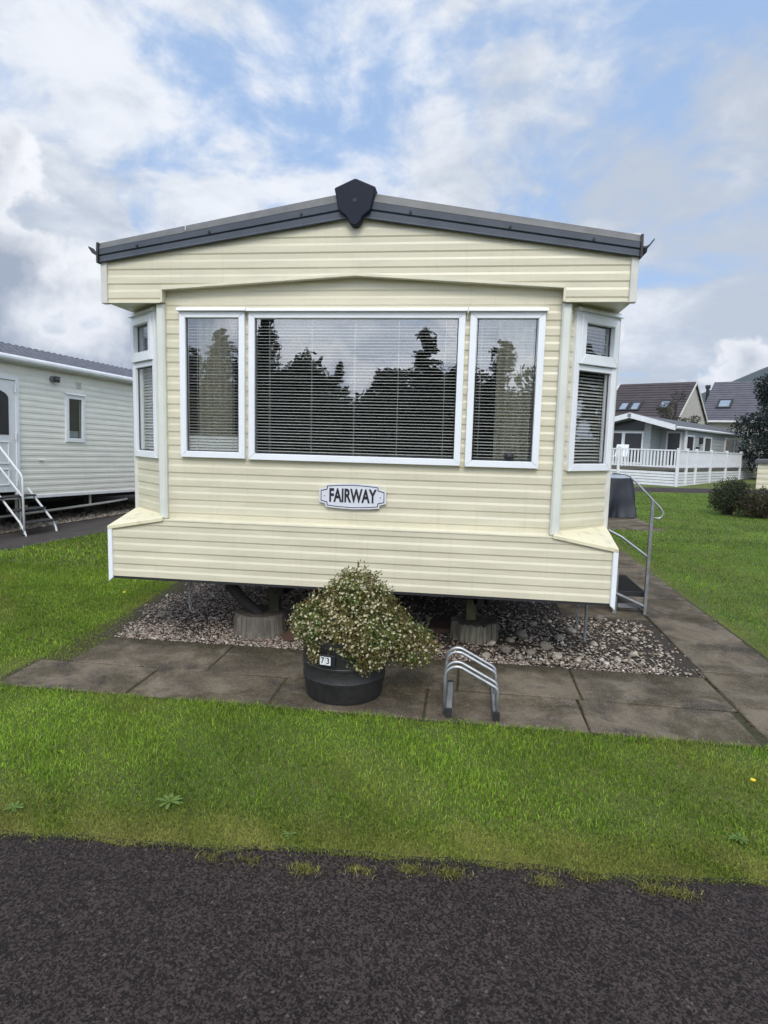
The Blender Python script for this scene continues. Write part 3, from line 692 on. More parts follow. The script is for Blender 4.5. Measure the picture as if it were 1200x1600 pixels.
# ------------------------------------------------------------------ stumps and boards under the caravan
def stump(x, y, r, h, label, seed, notch=False):
    rg = random.Random(seed); seg = 56; vs = []; prof = [(0, 1.04), (.3, 1.0), (.85, .98), (1., .93)]
    rad = [1+.035*math.sin(3*k*2*math.pi/seg+seed)+(rg.uniform(-.035, .012))-(.16 if notch and rg.random() < .16 else 0) for k in range(seg)]
    for t, s in prof:
        for k in range(seg):
            a = 2*math.pi*k/seg; q = r*s*(rad[k] if t < 1 or notch else 1); zz = h*t-(rg.uniform(0, .03) if notch and t == 1 else 0)
            vs.append((q*math.cos(a), q*math.sin(a), zz))
    b = MB(); n = len(prof)
    b.add(vs, [(i*seg+k, i*seg+(k+1) % seg, (i+1)*seg+(k+1) % seg, (i+1)*seg+k) for i in range(n-1) for k in range(seg)])
    root = thing('tree_stump', label, 'stump', 'round timber blocks propping the caravan', Matrix.Translation((x, y, .012)))
    b.build('side', MT['wood'] if not notch else mat('split_wood', (.24, .22, .16), .9, .75, 3, bump=1, bscale=9, stretch=(12, 12, .8)), root)
    b = MB(); b.add([v for v in vs[-seg:]], [tuple(range(seg))]); b.build('cut_face', MT['woodtop'], root)
    return root
stump(-.80, .43, .205, .17, 'smooth grey round timber block under the slanting prop, left of the planter', 3)
stump(.92, .66, .195, .155, 'ragged split timber block under the upright jack, right of the planter', 5, True)
b = MB(); b.obox((-.50, .33, .03), (.075, .05, .008), (-.055, .09, 0), (0, 0, .009)); tag(b.build('wooden_board', MT['board'], bevel=.003), 'flat reddish brown board lying on gravel beside the smooth timber block', 'board')
b = MB(); b.obox((.66, .80, .035), (.11, .01, 0), (-.01, .13, 0), (0, 0, .02)); tag(b.build('wooden_board', MT['board'], bevel=.003), 'dark brown board lying behind the ragged timber block in shade', 'board')

# ------------------------------------------------------------------ planter, number plate and flowering shrub
PX, PY = .095, -.625
pt = thing('barrel_planter', 'round black plastic half barrel planter with house number plate on paving', 'planter', M=Matrix.Translation((PX, PY, .013)))
b = MB(); b.lathe([(.222, 0), (.236, .008), (.243, .05), (.253, .12), (.2555, .122), (.2565, .136), (.254, .14), (.2575, .21), (.2605, .213), (.261, .226), (.258, .23), (.256, .33), (.262, .345), (.262, .385), (.25, .39), (.24, .385), (.238, .33)], (0, 0), 56)
b.build('barrel', MT['rubber'], pt, smooth=35)
b = MB(); b.lathe([(.239, .325), (.238, .34), (.12, .352), (.01, .355)], (0, 0), 30); b.build('compost', MT['soil'], pt)
npl = MB(); ang = R(-4)
npl.box(-.062, .062, -.012, .008, -.045, .045); pn = npl.build('number_plate', MT['ink'], pt, bevel=.003)
pn.matrix_local = Matrix.Translation((-.050, -.266, .285)) @ Matrix.Rotation(R(-10), 4, 'Z') @ Matrix.Scale(.78, 4)
for x, ch in ((-.036, '7'), (.008, '3')):
    b = MB(); b.box(x-.0205, x+.0205, -.015, -.011, -.03, .032); tl = b.build('digit_tile', MT['white'], pn)
    text_mesh('digit', ch, .066, MT['ink'], Matrix.Translation((x, -.0158, .001)) @ Matrix.Rotation(R(90), 4, 'X'), pn, sx=.8, bold=.0012, ext=.0004)

def leaf_cloud(rs, pts, nrm, size, cols, fold=.3, aspect=.45):
    """one small folded leaf per point; nrm outward-ish directions"""
    n = len(pts); rnd = rs.normal(size=(n, 3)); ax = nrm*.6+rnd; ax /= np.linalg.norm(ax, axis=1)[:, None]
    t = np.cross(ax, rs.normal(size=(n, 3))); t /= np.linalg.norm(t, axis=1)[:, None]; w = np.cross(ax, t)
    s = size*rs.uniform(.6, 1.3, n)[:, None]
    a = pts-t*s*.5; c = pts+t*s*.5; l = pts+w*s*aspect*.5+ax*s*.12; r = pts-w*s*aspect*.5+ax*s*.12
    V = np.stack([a, l, c, r], 1).reshape(-1, 3); F = np.arange(4*n).reshape(n, 4)
    return V, F, np.repeat(cols, 4, 0)
def shrub_shell(rs, lobes, n, inner=.0, jitter=.06, low=-9):
    vol = np.array([l[3]*l[4]*l[5] for l in lobes])**.7; idx = rs.choice(len(lobes), n, p=vol/vol.sum())
    L = np.array(lobes)[idx]; d = rs.normal(size=(n, 3)); d /= np.linalg.norm(d, axis=1)[:, None]
    # lumpy radius
    lump = 1+.13*np.sin(d[:, 0]*7+L[:, 0]*9)*np.sin(d[:, 1]*6+d[:, 2]*5+1)+.07*np.sin(d[:, 2]*15+d[:, 0]*11)
    rad = (inner+(1-inner)*rs.uniform(0, 1, n)**.4)*lump+rs.normal(size=n)*jitter
    return L[:, :3]+d*L[:, 3:6]*rad[:, None], d
rs = np.random.RandomState(11)
sh = thing('flowering_shrub', 'bushy shrub with small cream flowers spilling out of the black planter', 'shrub', M=Matrix.Translation((PX, PY, .36)))
lob = [(.06, 0, .13, .30, .25, .25), (.07, .0, .28, .19, .17, .165), (-.14, -.06, .12, .19, .2, .13), (.28, -.01, .03, .2, .2, .16), (.42, .02, -.03, .16, .16, .13), (.12, -.19, .06, .22, .13, .13), (.17, -.235, -.02, .12, .07, .115), (-.13, -.17, .06, .12, .11, .08), (-.13, -.25, -.035, .045, .035, .06)]
pts, d = shrub_shell(rs, lob, 27000, .3, .045)
keep = ~((pts[:, 1] < -.30) & (pts[:, 0] < -.02) & (pts[:, 2] < -.03) & (pts[:, 0] > -.12)); keep &= pts[:, 2] > -.2; pts, d = pts[keep], d[keep]
pal = 2.1*np.array([(.088, .085, .024), (.065, .085, .02), (.10, .08, .026), (.05, .07, .018), (.085, .058, .026), (.12, .115, .034)]); 
cl = pal[rs.randint(0, 6, len(pts))]*rs.uniform(.7, 1.25, (len(pts), 1))
patch = np.sin(pts[:, 0]*14+1)*np.sin(pts[:, 2]*13)*np.sin(pts[:, 1]*11+.5); cl = np.where((patch > .15)[:, None], cl*np.array([.86, 1.06, .85]), cl*np.array([1.08, .97, 1.]))
# wispy twig ends
tw = MB(); tp = []; td = []
for i in range(260):
    k = rs.randint(len(pts)); q, dd = pts[k], d[k]
    if q[2] < -.05 and dd[2] < 0: continue
    dd = dd*.7+rs.normal(size=3)*.35+np.array([0, 0, .35]); dd /= np.linalg.norm(dd); ln = rs.uniform(.02, .06)
    tw.tube([tuple(q-dd*.05), tuple(q+dd*ln*.5), tuple(q+dd*ln+rs.normal(size=3)*.008)], [.0016, .0013, .0008], 4)
    for s in np.linspace(.1, 1, 8): tp.append(q+dd*ln*s+rs.normal(size=3)*.006); td.append(dd)
tp, td = np.array(tp), np.array(td)
V, F, C3 = leaf_cloud(rs, np.vstack([pts, tp]), np.vstack([d, td]), .019, np.vstack([cl, pal[rs.randint(0, 6, len(tp))]*1.1]))
mesh_np('foliage', MT['leaf'], V, [F], C3, sh)
for i in range(40):
    k = rs.randint(len(pts)); q = pts[k]*.9; tw.tube([(rs.uniform(-.08, .08), rs.uniform(-.08, .08), -.03), tuple(q*.5+np.array([0, 0, .03])), tuple(q)], [.005, .004, .002], 5)
tw.build('twigs', MT['bark'], sh)
fp, fd = shrub_shell(rs, lob, 3600, .96, .05)
ok = (fp[:, 2] > -.19) & (fp[:, 1] < .12); fp, fd = fp[ok], fd[ok]
fl = MB()
for k in range(6):
    a0, a1, a2 = (k*math.pi/3+x for x in (-.42, 0, .42))
    fl.add([(0, 0, .001), (.0062*math.cos(a0), .0062*math.sin(a0), .0018), (.0092*math.cos(a1), .0092*math.sin(a1), .003), (.0062*math.cos(a2), .0062*math.sin(a2), .0018)], [(0, 1, 2, 3)])
order = np.argsort(fp[:, 1]+rs.uniform(-.1, .1, len(fp)))
proto = None
def quat(dv): return Vector(dv).to_track_quat('Z', 'Y').to_matrix().to_4x4()
big = MB()
for n_, k in enumerate(order[:1800]):
    dv = fd[k]*.7+rs.normal(size=3)*.45+np.array([0, -.25, .25]); Mx = Matrix.Translation(fp[k]) @ quat(dv) @ Matrix.Scale(rs.uniform(.55, 1.05), 4)
    if n_ < 100:
        if proto is None: o = proto = fl.build('flower', MT['petal'], sh)
        else: o = proto.copy(); COL.objects.link(o); o.parent = sh
        o.matrix_local = Mx
    else: big.add([Mx @ Vector(v) for v in fl.v], fl.f)
big.build('flowers', MT['petal'], sh, kind='stuff')

# ------------------------------------------------------------------ bicycle rack
rk = thing('bike_rack', 'low galvanised bicycle rack of four bent hoops standing on paving beside planter', 'bike rack', M=Matrix.Translation((0, 0, .013)))
XL, XR = .745, 1.015
for x in (XL, XR):
    b = MB(); b.box(x-.017+.012, x+.017+.012, -.885, -.44, .004, .042); b.build('base_rail', MT['alloy'], rk, bevel=.003)
    for y in (-.878, -.45):
        b = MB(); b.box(x-.019+.012, x+.019+.012, y-.012, y+.012, .0, .046); b.build('end_cap', MT['black'], rk)
def arc_pts(y):
    ctrl = [(XL-.014, .01), (XL-.016, .20)]
    for k in range(10):
        a = R(180-k*12.7); ctrl.append((XL+.052+.068*math.cos(a), .222+.068*math.sin(a)))
    for k in range(6):
        a = R(65.7-k*13.1); ctrl.append((XR-.032+.048*math.cos(a), .150+.046*math.sin(a)))
    ctrl += [(XR+.016, .01)]
    return [(x, y, z) for x, z in ctrl]
for y in (-.855, -.775, -.60, -.52):
    b = MB(); b.tube(arc_pts(y), .0095, 10); b.build('hoop', MT['galv'], rk, smooth=True)

# ------------------------------------------------------------------ door steps on the right of the caravan
st = thing('door_steps', 'grey metal steps with ribbed treads and curled handrail at the caravan door', 'steps')
b = MB(); b.tube([(2.13, 1.64, 1.325), (2.24, 1.64, 1.322), (2.285, 1.64, 1.305), (2.37, 1.64, 1.225), (2.50, 1.64, 1.095), (2.575, 1.64, 1.02), (2.60, 1.64, .98), (2.595, 1.64, .945), (2.565, 1.64, .925), (2.505, 1.64, .93)], .009, 8); b.build('handrail', MT['galv'], st, smooth=True)
b = MB(); b.box(2.488, 2.517, 1.625, 1.654, .014, 1.09); b.build('newel_post', MT['alloy'], st, bevel=.003)
b = MB(); b.tube([(2.13, 1.64, .80), (2.25, 1.64, .74), (2.5, 1.64, .56)], .011, 8); b.build('mid_rail', MT['galv'], st)
b = MB(); b.tube([(2.20, 1.64, .22), (2.5, 1.64, .095)], .014, 8); b.build('lower_rail', MT['alloy'], st)
for y in (1.66, 2.48):
    b = MB(); b.box(2.215, 2.25, y-.017, y+.017, .014, .44); b.build('leg', MT['alloy'], st)
def tread(x0, x1, z):
    b = MB(); b.box(x0, x1, 1.72, 2.46, z-.03, z-.012); o = b.build('tread', MT['rust'], st)
    b = MB(); k = x0+.015
    while k < x1-.01: b.box(k, k+.008, 1.73, 2.45, z-.0125, z); k += .022
    b.build('ribs', MT['rust'], o)
    b = MB(); b.box(x0-.004, x1+.004, 1.70, 1.7195, z-.05, z-.004); b.box(x0-.004, x1+.004, 2.4605, 2.48, z-.05, z-.004); b.build('tread_frame', MT['black'], o)
tread(2.27, 2.52, .22); tread(1.99, 2.25, .44); tread(1.84, 1.985, .64)
for q in ((1.86, 2.25, 1.69, 1.71, .10, .14), (2.27, 2.50, 1.69, 1.71, .06, .10), (1.86, 2.25, 2.47, 2.49, .10, .14)):
    b = MB(); b.box(*q); b.build('brace', MT['alloy'], st)
b = MB(); b.tube([(2.55+.25*math.sin(t*.7)*.4+.02*math.sin(t*3), 2.6+t*.55, .03+.008*math.sin(t*2)) for t in [k*.15 for k in range(45)]], .012, 6)
tag(b.build('water_hose', MT['hose'], smooth=True), 'grey garden hose lying along the path beside the caravan', 'hose')

# ------------------------------------------------------------------ covered object on the pad
cv = thing('covered_barbecue', 'box shaped thing shrouded in navy tarpaulin with pale top, standing on pad', 'tarpaulin', M=Matrix.Translation((3.93, 10.0, 0)))
b = MB(); K = 64; J = 10; vs = []
for j in range(J+1):
    t = j/J; z = .84*(1-t)+.02
    for k in range(K):
        a = 2*math.pi*k/K; sq = 1/max(abs(math.cos(a)), abs(math.sin(a))); sq = min(sq, 1.28)
        f = 1+.085*t*math.sin(a*7+2.5*t)+.05*t*math.sin(a*16+1+3*t)+.02*math.sin(t*11+a*3)*t
        rx, ry = (.42+.13*t)*f, (.33+.10*t)*f
        vs.append((rx*sq*math.cos(a), ry*sq*math.sin(a), z+.012*math.sin(a*5)*t))
b.add(vs, [(j*K+k, j*K+(k+1) % K, (j+1)*K+(k+1) % K, (j+1)*K+k) for j in range(J) for k in range(K)])
b.build('drape', MT['tarp'], cv, smooth=50)
b = MB(); tv = []
for rr, dz in ((1.01, .0), (.97, .012), (.6, .05), (.2, .06)):
    for k in range(K):
        x, y, z = vs[k]; tv.append((x*rr, y*rr, .86+dz+.008*math.sin(k*.6)))
b.add(tv, [(j*K+k, j*K+(k+1) % K, (j+1)*K+(k+1) % K, (j+1)*K+k) for j in range(3) for k in range(K)]+[tuple(3*K+k for k in range(K))])
b.build('pale_top', MT['tarp_top'], cv, smooth=True)  # top coloured a paler grey-blue than the drape

# ------------------------------------------------------------------ white caravan on the left
lc = thing('static_caravan', 'long white caravan on the left with grey tiled roof, seen from its door side', 'caravan', M=frame(A0.x, A0.y, 0, D0, R(1.75)))
b = MB(); z0, z1 = .535, 2.64
def ls(x0, x1, za, zb): siding(b, (x0, 0, 0), (1, 0, 0), (0, -1, 0), x1-x0, za, zb, per=.0975, ph=.02)
ls(-4.5, -.62, z0, z1); ls(-.62, .33, 2.38, z1); ls(.33, 1.30, z0, z1); ls(1.30, 1.745, z0, 1.43); ls(1.30, 1.745, 2.235, z1); ls(1.745, 3.05, z0, z1); ls(3.05, 3.6, z0, 1.42); ls(3.05, 3.6, 2.25, z1); ls(3.6, 5.5, z0, z1)
b.build('side_wall', MT['white_side'], lc)
b = MB(); siding(b, (5.5, 0, 0), (0, 1, 0), (1, 0, 0), 3.1, z0, z1, per=.0975, ph=.02); siding(b, (-4.5, 3.1, 0), (0, -1, 0), (-1, 0, 0), 3.1, z0, z1, per=.0975, ph=.02)
b.add([(5.5, 0, z1), (5.5, 3.1, z1), (5.5, 1.55, 3.08)], [(0, 1, 2)]); b.add([(-4.5, 0, z1), (-4.5, 3.1, z1), (-4.5, 1.55, 3.08)], [(0, 1, 2)]); b.add([(-4.5, 3.1, z0), (5.5, 3.1, z0), (5.5, 3.1, z1), (-4.5, 3.1, z1)], [(0, 1, 2, 3)])
b.build('end_wall', MT['white_side'], lc)
nx_, ny_ = 900, 90
xx = np.linspace(-4.6, 5.6, nx_); yy = np.linspace(0, 1, ny_)
for sgn in (1, -1):
    X, T = np.meshgrid(xx, yy); Y = -.10+1.65*T; Zb = 2.645+.46*T
    wave = .022*np.abs(np.cos(np.pi*X/.15))+.045*(1-np.mod(T*1.65/.21+.2, 1)); Z = Zb+wave
    if sgn < 0: Y = 3.1-Y
    V = np.stack([X, Y, Z], -1).reshape(-1, 3); I = np.arange(nx_*ny_).reshape(ny_, nx_)
    F = np.stack([I[:-1, :-1], I[:-1, 1:], I[1:, 1:], I[1:, :-1]], -1).reshape(-1, 4)
    mesh_np('tiled_roof', MT['tile'], V, [F], None, lc)
b = MB(); b.tube([(-4.65, -.135, 2.655), (5.65, -.135, 2.655)], .05, 10); b.box(-4.6, 5.6, -.10, -.08, 2.59, 2.68); b.build('gutter', MT['white'], lc)
b = MB(); b.box(-4.5, 5.5, -.012, .02, .50, .545); b.build('bottom_rail', MT['white'], lc)
window(lc, (1.30, -.004, 0), (1, 0, 0), (0, -1, 0), .44, 1.425, 2.235, [(.075, .365, 1.50, 2.17)], fw_=.07, blind=False, glass='glass2')
curtain(lc, (1.35, .09, 0), (1, 0, 0), (0, -1, 0), .12, 1.45, 2.2, 'offwhite', .01, 3)
b = MB(); b.box(1.38, 1.66, .06, .1, 1.5, 1.62); b.build('window_ledge_tray', MT['white'], lc)
window(lc, (3.06, -.004, 0), (1, 0, 0), (0, -1, 0), .54, 1.41, 2.24, [(.06, .48, 1.47, 2.18)], fw_=.055, blind=False, glass='glass2')
b = MB(); b.add([(-4.4, .5, .6), (5.4, .5, .6), (5.4, .5, 2.6), (-4.4, .5, 2.6)], [(0, 1, 2, 3)]); b.add([(-4.4, .05, .6), (5.4, .05, .6), (5.4, 3, .6), (-4.4, 3, .6)], [(0, 1, 2, 3)]); b.build('interior_lining', MT['inside'], lc)
# door
dr = MB(); dr.box(-.56, .27, -.012, .03, .62, 2.33); do = dr.build('door', MT['white'], lc)
b = MB()
for x0, x1, za, zb in ((-.62, -.565, .56, 2.39), (.275, .335, .56, 2.39), (-.565, .275, 2.335, 2.39)): b.box(x0, x1, -.03, .03, za, zb)
b.build('door_frame', MT['upvc'], do, bevel=.003)
b = MB(); q = [(-.44, 1.50), (.15, 1.50), (.15, 2.05)]+[(-.145+.295*math.cos(a), 2.05+.13*math.sin(a)) for a in [R(18*k) for k in range(1, 10)]]+[(-.44, 2.05)]
b.prism(q, lambda x, z: (x, -.018, z), lambda x, z: (x, -.005, z)); b.build('pane', MT['lens'], do)
b = MB()
for za, zb in ((.72, .98), (1.05, 1.40)):
    for q in ((-.44, .15, zb-.02, zb), (-.44, .15, za, za+.02), (-.44, -.42, za+.02, zb-.02), (.13, .15, za+.02, zb-.02)): b.box(q[0], q[1], -.024, -.011, q[2], q[3])
b.build('moulded_panel', MT['upvc'], do, bevel=.004)
for z in (.75, 1.48, 2.2):
    b = MB(); b.tube([(.262, -.036, z-.05), (.262, -.036, z+.05)], .018, 8); b.build('hinge', MT['white'], do)
# wall lamp, vent, overflow pipe
b = MB(); b.tube([(1.02, -.0, 2.445), (1.02, -.05, 2.445)], .055, 14); wl_ = b.build('wall_lamp', MT['alloy'], lc)
b = MB(); b.tube([(1.03, -.05, 2.45), (1.08, -.11, 2.44)], .05, 14); b.build('lamp_head', MT['lens'], wl_)
b = MB(); b.box(1.55, 1.655, -.02, .0, 2.36, 2.475); v_ = b.build('wall_vent', MT['offwhite'], lc, bevel=.004)
b = MB(); b.box(1.57, 1.635, -.025, -.019, 2.385, 2.45); b.build('grille', mat('vent_grille', (.45, .43, .36), .6), v_)
b = MB(); b.tube([(.74, .0, 1.115), (.80, -.05, 1.115)], .016, 8); b.build('overflow_pipe', MT['offwhite'], lc)
# running gear and waste pipes
b = MB(); b.tube([(-.5, .35, .17), (.55, .32, .21), (2.0, .1, .30), (2.6, .08, .33), (3.0, .12, .35)], .022, 8); b.build('waste_pipe', MT['offwhite'], lc)
b = MB(); b.tube([(1.98, .1, .30), (1.98, .1, .53)], .02, 8); b.build('waste_pipe', MT['offwhite'], lc)
b = MB(); b.tube([(.42, .15, .53), (.42, .15, .22), (.47, .15, .18), (.52, .15, .22), (.52, .15, .34), (.62, .15, .36)], .022, 8); b.build('waste_pipe', MT['offwhite'], lc)
for y in (.5, 2.5):
    b = MB(); b.box(-4.4, 5.4, y, y+.05, .38, .53); b.build('chassis_beam', MT['rust'], lc)
for x in (-2., .9, 2.4, 4.4):
    b = MB(); b.box(x-.12, x+.12, .5, .75, .02, .38); b.build('support_block', MT['rust'], lc)
b = MB(); b.add([(-4.5, 2.9, .01), (5.5, 2.9, .01), (5.5, 2.9, .55), (-4.5, 2.9, .55)], [(0, 1, 2, 3)]); b.build('dark_underfloor_sheet', MT['rust'], lc)  # dark sheet added to hide the bright lawn beyond and keep the underside dark
b = MB(); b.tube([(5.56, -.06, .5), (5.56, -.06, 2.6)], .03, 8); b.build('downpipe', MT['white'], lc)
# its steps
ns = thing('door_steps', 'white tubular steps with dark treads and handrail below the white caravan door', 'steps', M=frame(A0.x, A0.y, 0, D0, 0))
for s, top in ((-.13, True), (.46, False)):
    b = MB(); b.tube([(s, -.06, .66), (s, -.50, .20), (s, -.58, .07), (s, -.60, .0)], .016, 8); b.build('stringer', MT['white'], ns)
b = MB(); b.tube([(-.75, -.06, 1.46), (-.13, -.06, 1.44), (-.13, -.14, 1.36), (-.13, -.55, .93), (-.13, -.575, .88), (-.13, -.575, .01)], .017, 8); b.build('handrail', MT['white'], ns, smooth=True)
b = MB(); b.tube([(-.13, -.06, 1.12), (-.13, -.56, .60)], .014, 8); b.build('mid_rail', MT['white'], ns)
b = MB(); b.box(-.155, -.105, -.60, -.55, .006, .03); b.build('foot', MT['black'], ns)
for o_, z in ((-.50, .20), (-.33, .38), (-.14, .57)):
    b = MB(); b.box(-.12 if z < .5 else -.75, .45, o_-.10, o_+.10, z-.025, z); b.build('tread', mat('tread_mat', (.035, .033, .035), .8), ns, bevel=.004)
b = MB(); b.tube([(.3, -.06, .55), (.3, -.06, .0)], .015, 8); b.tube([(-.55, -.06, .55), (-.55, -.06, .0)], .015, 8); b.build('rear_leg', MT['white'], ns)

# ------------------------------------------------------------------ grey lodge with white decking, far right
SX = (.58165, .81344); LM = frame(8.796, 21.073, 0, SX, R(.84))
dk = thing('deck', 'raised deck with white balustrade and white boarded skirt around the grey lodge', 'deck', M=LM)
b = MB(); b.box(.03, 11.6, .03, 7.5, .60, .66); b.build('deck_boards', MT['deckwood'], dk)
def skirt(x0, y0, x1, y1, z0=-.05):
    b = MB(); n = Vector((y1-y0, -(x1-x0), 0)).normalized(); c = Vector(((x0+x1)/2, (y0+y1)/2, 0)); h = Vector(((x1-x0)/2, (y1-y0)/2, 0))
    for k in range(5):
        b.obox(c+Vector((0, 0, .055+k*.112)), h, n*.009, (0, 0, .047))
    b.build('skirt_boards', MT['white'], dk)
    b = MB(); b.obox(c-n*.06+Vector((0, 0, .28)), h, n*.004, (0, 0, .3)); b.build('skirt_backing', MT['black'], dk)
def bal(x0, y0, x1, y1):
    b = MB(); v = Vector((x1-x0, y1-y0, 0)); L = v.length; u = v/L; n = Vector((u.y, -u.x, 0)); c = Vector(((x0+x1)/2, (y0+y1)/2, 0))
    b.obox(c+Vector((0, 0, 1.385)), v/2, n*.03, (0, 0, .025)); b.obox(c+Vector((0, 0, .745)), v/2, n*.022, (0, 0, .025))
    k = int(L/.125)
    for i in range(k):
        p = Vector((x0, y0, 0))+u*(L*(i+.5)/k); b.obox(p+Vector((0, 0, 1.065)), u*.03, n*.012, (0, 0, .30))
    b.build('balustrade', MT['white'], dk)
def dpost(x, y):
    b = MB(); b.box(x-.05, x+.05, y-.05, y+.05, -.1, 1.44); b.box(x-.06, x+.06, y-.06, y+.06, 1.44, 1.475); b.build('post', MT['white'], dk, bevel=.006)
fx = [0, 2.3, 4.6, 7.2]
for a_, c_ in zip(fx, fx[1:]): bal(0, a_+.05, 0, c_-.05)
for a_ in fx: dpost(0, a_)
sxs = [0, 1.0, 2.15, 4.1, 6.4, 8.8, 11.6]
for a_, c_ in zip(sxs, sxs[1:]): bal(a_+.05, 0, c_-.05, 0)
for a_ in sxs[1:]: dpost(a_, 0)
skirt(0, 7.2, 0, 0); skirt(0, 0, 11.6, 0)
b = MB()
for k in range(4): b.box(11.65+k*.28, 11.93+k*.28, .1, 1.2, -.05, .52-k*.14)
b.build('deck_stairs', MT['white'], dk)
for z_, zz in ((1.3, .7), (.9, .3)):
    b = MB(); b.tube([(11.65, .05, z_), (12.8, .05, zz)], .03, 6); b.build('stair_rail', MT['white'], dk)
lg = thing('park_lodge', 'pale grey clapboard lodge with shallow gable standing behind the white decking', 'lodge', M=LM.copy())
b = MB(); G = lambda P, u, n, L, za, zb: siding(b, P, u, n, L, za, zb, per=.17, ph=.02)
G((4.3, 1.2, 0), (1, 0, 0), (0, -1, 0), 10.4, .62, 2.44); G((3.1, 4.75, 0), (0, -1, 0), (-1, 0, 0), 2.5, .62, 2.62); G((3.1, 2.25, 0), (1, 0, 0), (0, -1, 0), 1.2, .62, 2.6); G((4.3, 2.25, 0), (0, -1, 0), (-1, 0, 0), 1.05, .62, 2.5)
G((3.1, 4.75, 0), (1, 0, 0), (0, 1, 0), 11.6, .62, 2.44)
b.add([(3.1, 4.75, 2.44), (3.1, 2.25, 2.44), (3.1, 2.25, 2.68), (3.1, 2.97, 2.9), (3.1, 4.75, 2.5)], [(0, 1, 2, 3, 4)]); b.add([(14.7, 1.2, .62), (14.7, 4.75, .62), (14.7, 4.75, 2.44), (14.7, 2.97, 2.9), (14.7, 1.2, 2.44)], [(0, 1, 2, 3, 4)])
b.build('wall', MT['grey_side'], lg)
for sy in (1, -1):
    y0, y1 = (2.97, 1.0) if sy > 0 else (2.97, 4.95)
    b = MB(); b.add([(2.4, y0, 2.95), (2.4, y1, 2.44), (15., y1, 2.44), (15., y0, 2.95), (2.4, y0, 2.87), (2.4, y1, 2.36), (15., y1, 2.36), (15., y0, 2.87)], [(0, 1, 2, 3), (4, 7, 6, 5), (1, 5, 6, 2), (0, 4, 5, 1), (3, 2, 6, 7)]); rf = b.build('roof', MT['felt'], lg)
    b = MB(); b.add([(2.37, y0, 2.99), (2.37, y1, 2.47), (2.37, y1, 2.24), (2.37, y0, 2.76), (2.42, y0, 2.99), (2.42, y1, 2.47), (2.42, y1, 2.24), (2.42, y0, 2.76)], [(0, 1, 2, 3), (4, 7, 6, 5), (0, 4, 5, 1), (2, 6, 7, 3), (1, 5, 6, 2)]); b.build('barge_board', MT['white'], rf)
    b = MB(); b.tube([(2.5, y1, 2.37), (15., y1, 2.37)], .06, 8); b.build('gutter', MT['white'], rf)
b = MB(); b.box(2.36, 2.345, 2.90, 3.04, 2.80, 2.95); b.build('finial', MT['alloy'], lg)
b = MB(); b.box(4.28, 4.36, 1.13, 1.21, .62, 2.38); b.box(14.6, 14.7, 1.13, 1.21, .62, 2.38); b.build('corner_post', MT['white'], lg)
def lwin(q, name='window', face='front', w=.07, glass='glass2'):
    y0, y1, z0, z1, off = q
    f = (lambda a, z, d: (off-d, a, z)) if face == 'front' else (lambda a, z, d: (a, off-d, z))
    b = MB()
    for r in ((y0, y1, z0, z0+w), (y0, y1, z1-w, z1), (y0, y0+w, z0+w, z1-w), (y1-w, y1, z0+w, z1-w)):
        b.prism([(r[0], r[2]), (r[1], r[2]), (r[1], r[3]), (r[0], r[3])], lambda a, z: f(a, z, .0), lambda a, z: f(a, z, .05))
    o = b.build(name, MT['white'], lg)
    b = MB(); b.prism([(y0+w, z0+w), (y1-w, z0+w), (y1-w, z1-w), (y0+w, z1-w)], lambda a, z: f(a, z, .01), lambda a, z: f(a, z, .025)); b.build('pane', MT['lens'], o)
    return o
lwin((2.55, 3.45, .75, 2.18, 3.1)); lwin((3.45, 4.6, .75, 2.18, 3.1))
b = MB(); b.add([(3.06, 2.55, 2.24), (3.06, 4.5, 2.24), (3.06, 4.5, 2.40), (3.06, 3.0, 2.72), (3.06, 2.55, 2.60)], [(0, 1, 2, 3, 4)]); gp_ = b.build('gable_pane', MT['lens'], lg)
lwin((1.32, 1.98, .68, 2.25, 4.3), 'door')
lwin((4.45, 5.5, 1.0, 2.12, 1.2), face='side'); lwin((7.0, 8.1, 1.05, 2.12, 1.2), face='side'); lwin((10.4, 12.1, .68, 2.2, 1.2), 'door', face='side', w=.11); lwin((12.6, 13.6, 1.0, 2.1, 1.2), face='side')
b = MB(); b.box(6.3, 6.5, 1.08, 1.2, 1.75, 2.05); b.build('wall_lamp', MT['black'], lg); b = MB(); b.box(5.9, 6.3, 1.15, 1.2, 1.45, 1.62); b.build('wall_sign', MT['ink'], lg)
gs = thing('garden_chair', 'white garden chair on the lodge deck behind the balustrade', 'chair', M=LM @ Matrix.Translation((1.4, 2.9, .66)))
b = MB(); b.box(-.25, .25, -.28, .28, .38, .43); b.build('seat', MT['white'], gs, bevel=.02); b = MB(); b.obox((.27, 0, .65), (.03, 0, .0), (0, .27, 0), (.08, 0, .27)); b.build('backrest', MT['white'], gs, bevel=.02)
for sx in (-.2, .2):
    for sy in (-.24, .24):
        b = MB(); b.tube([(sx, sy, 0), (sx, sy, .4)], .025, 6); b.build('leg', MT['white'], gs)

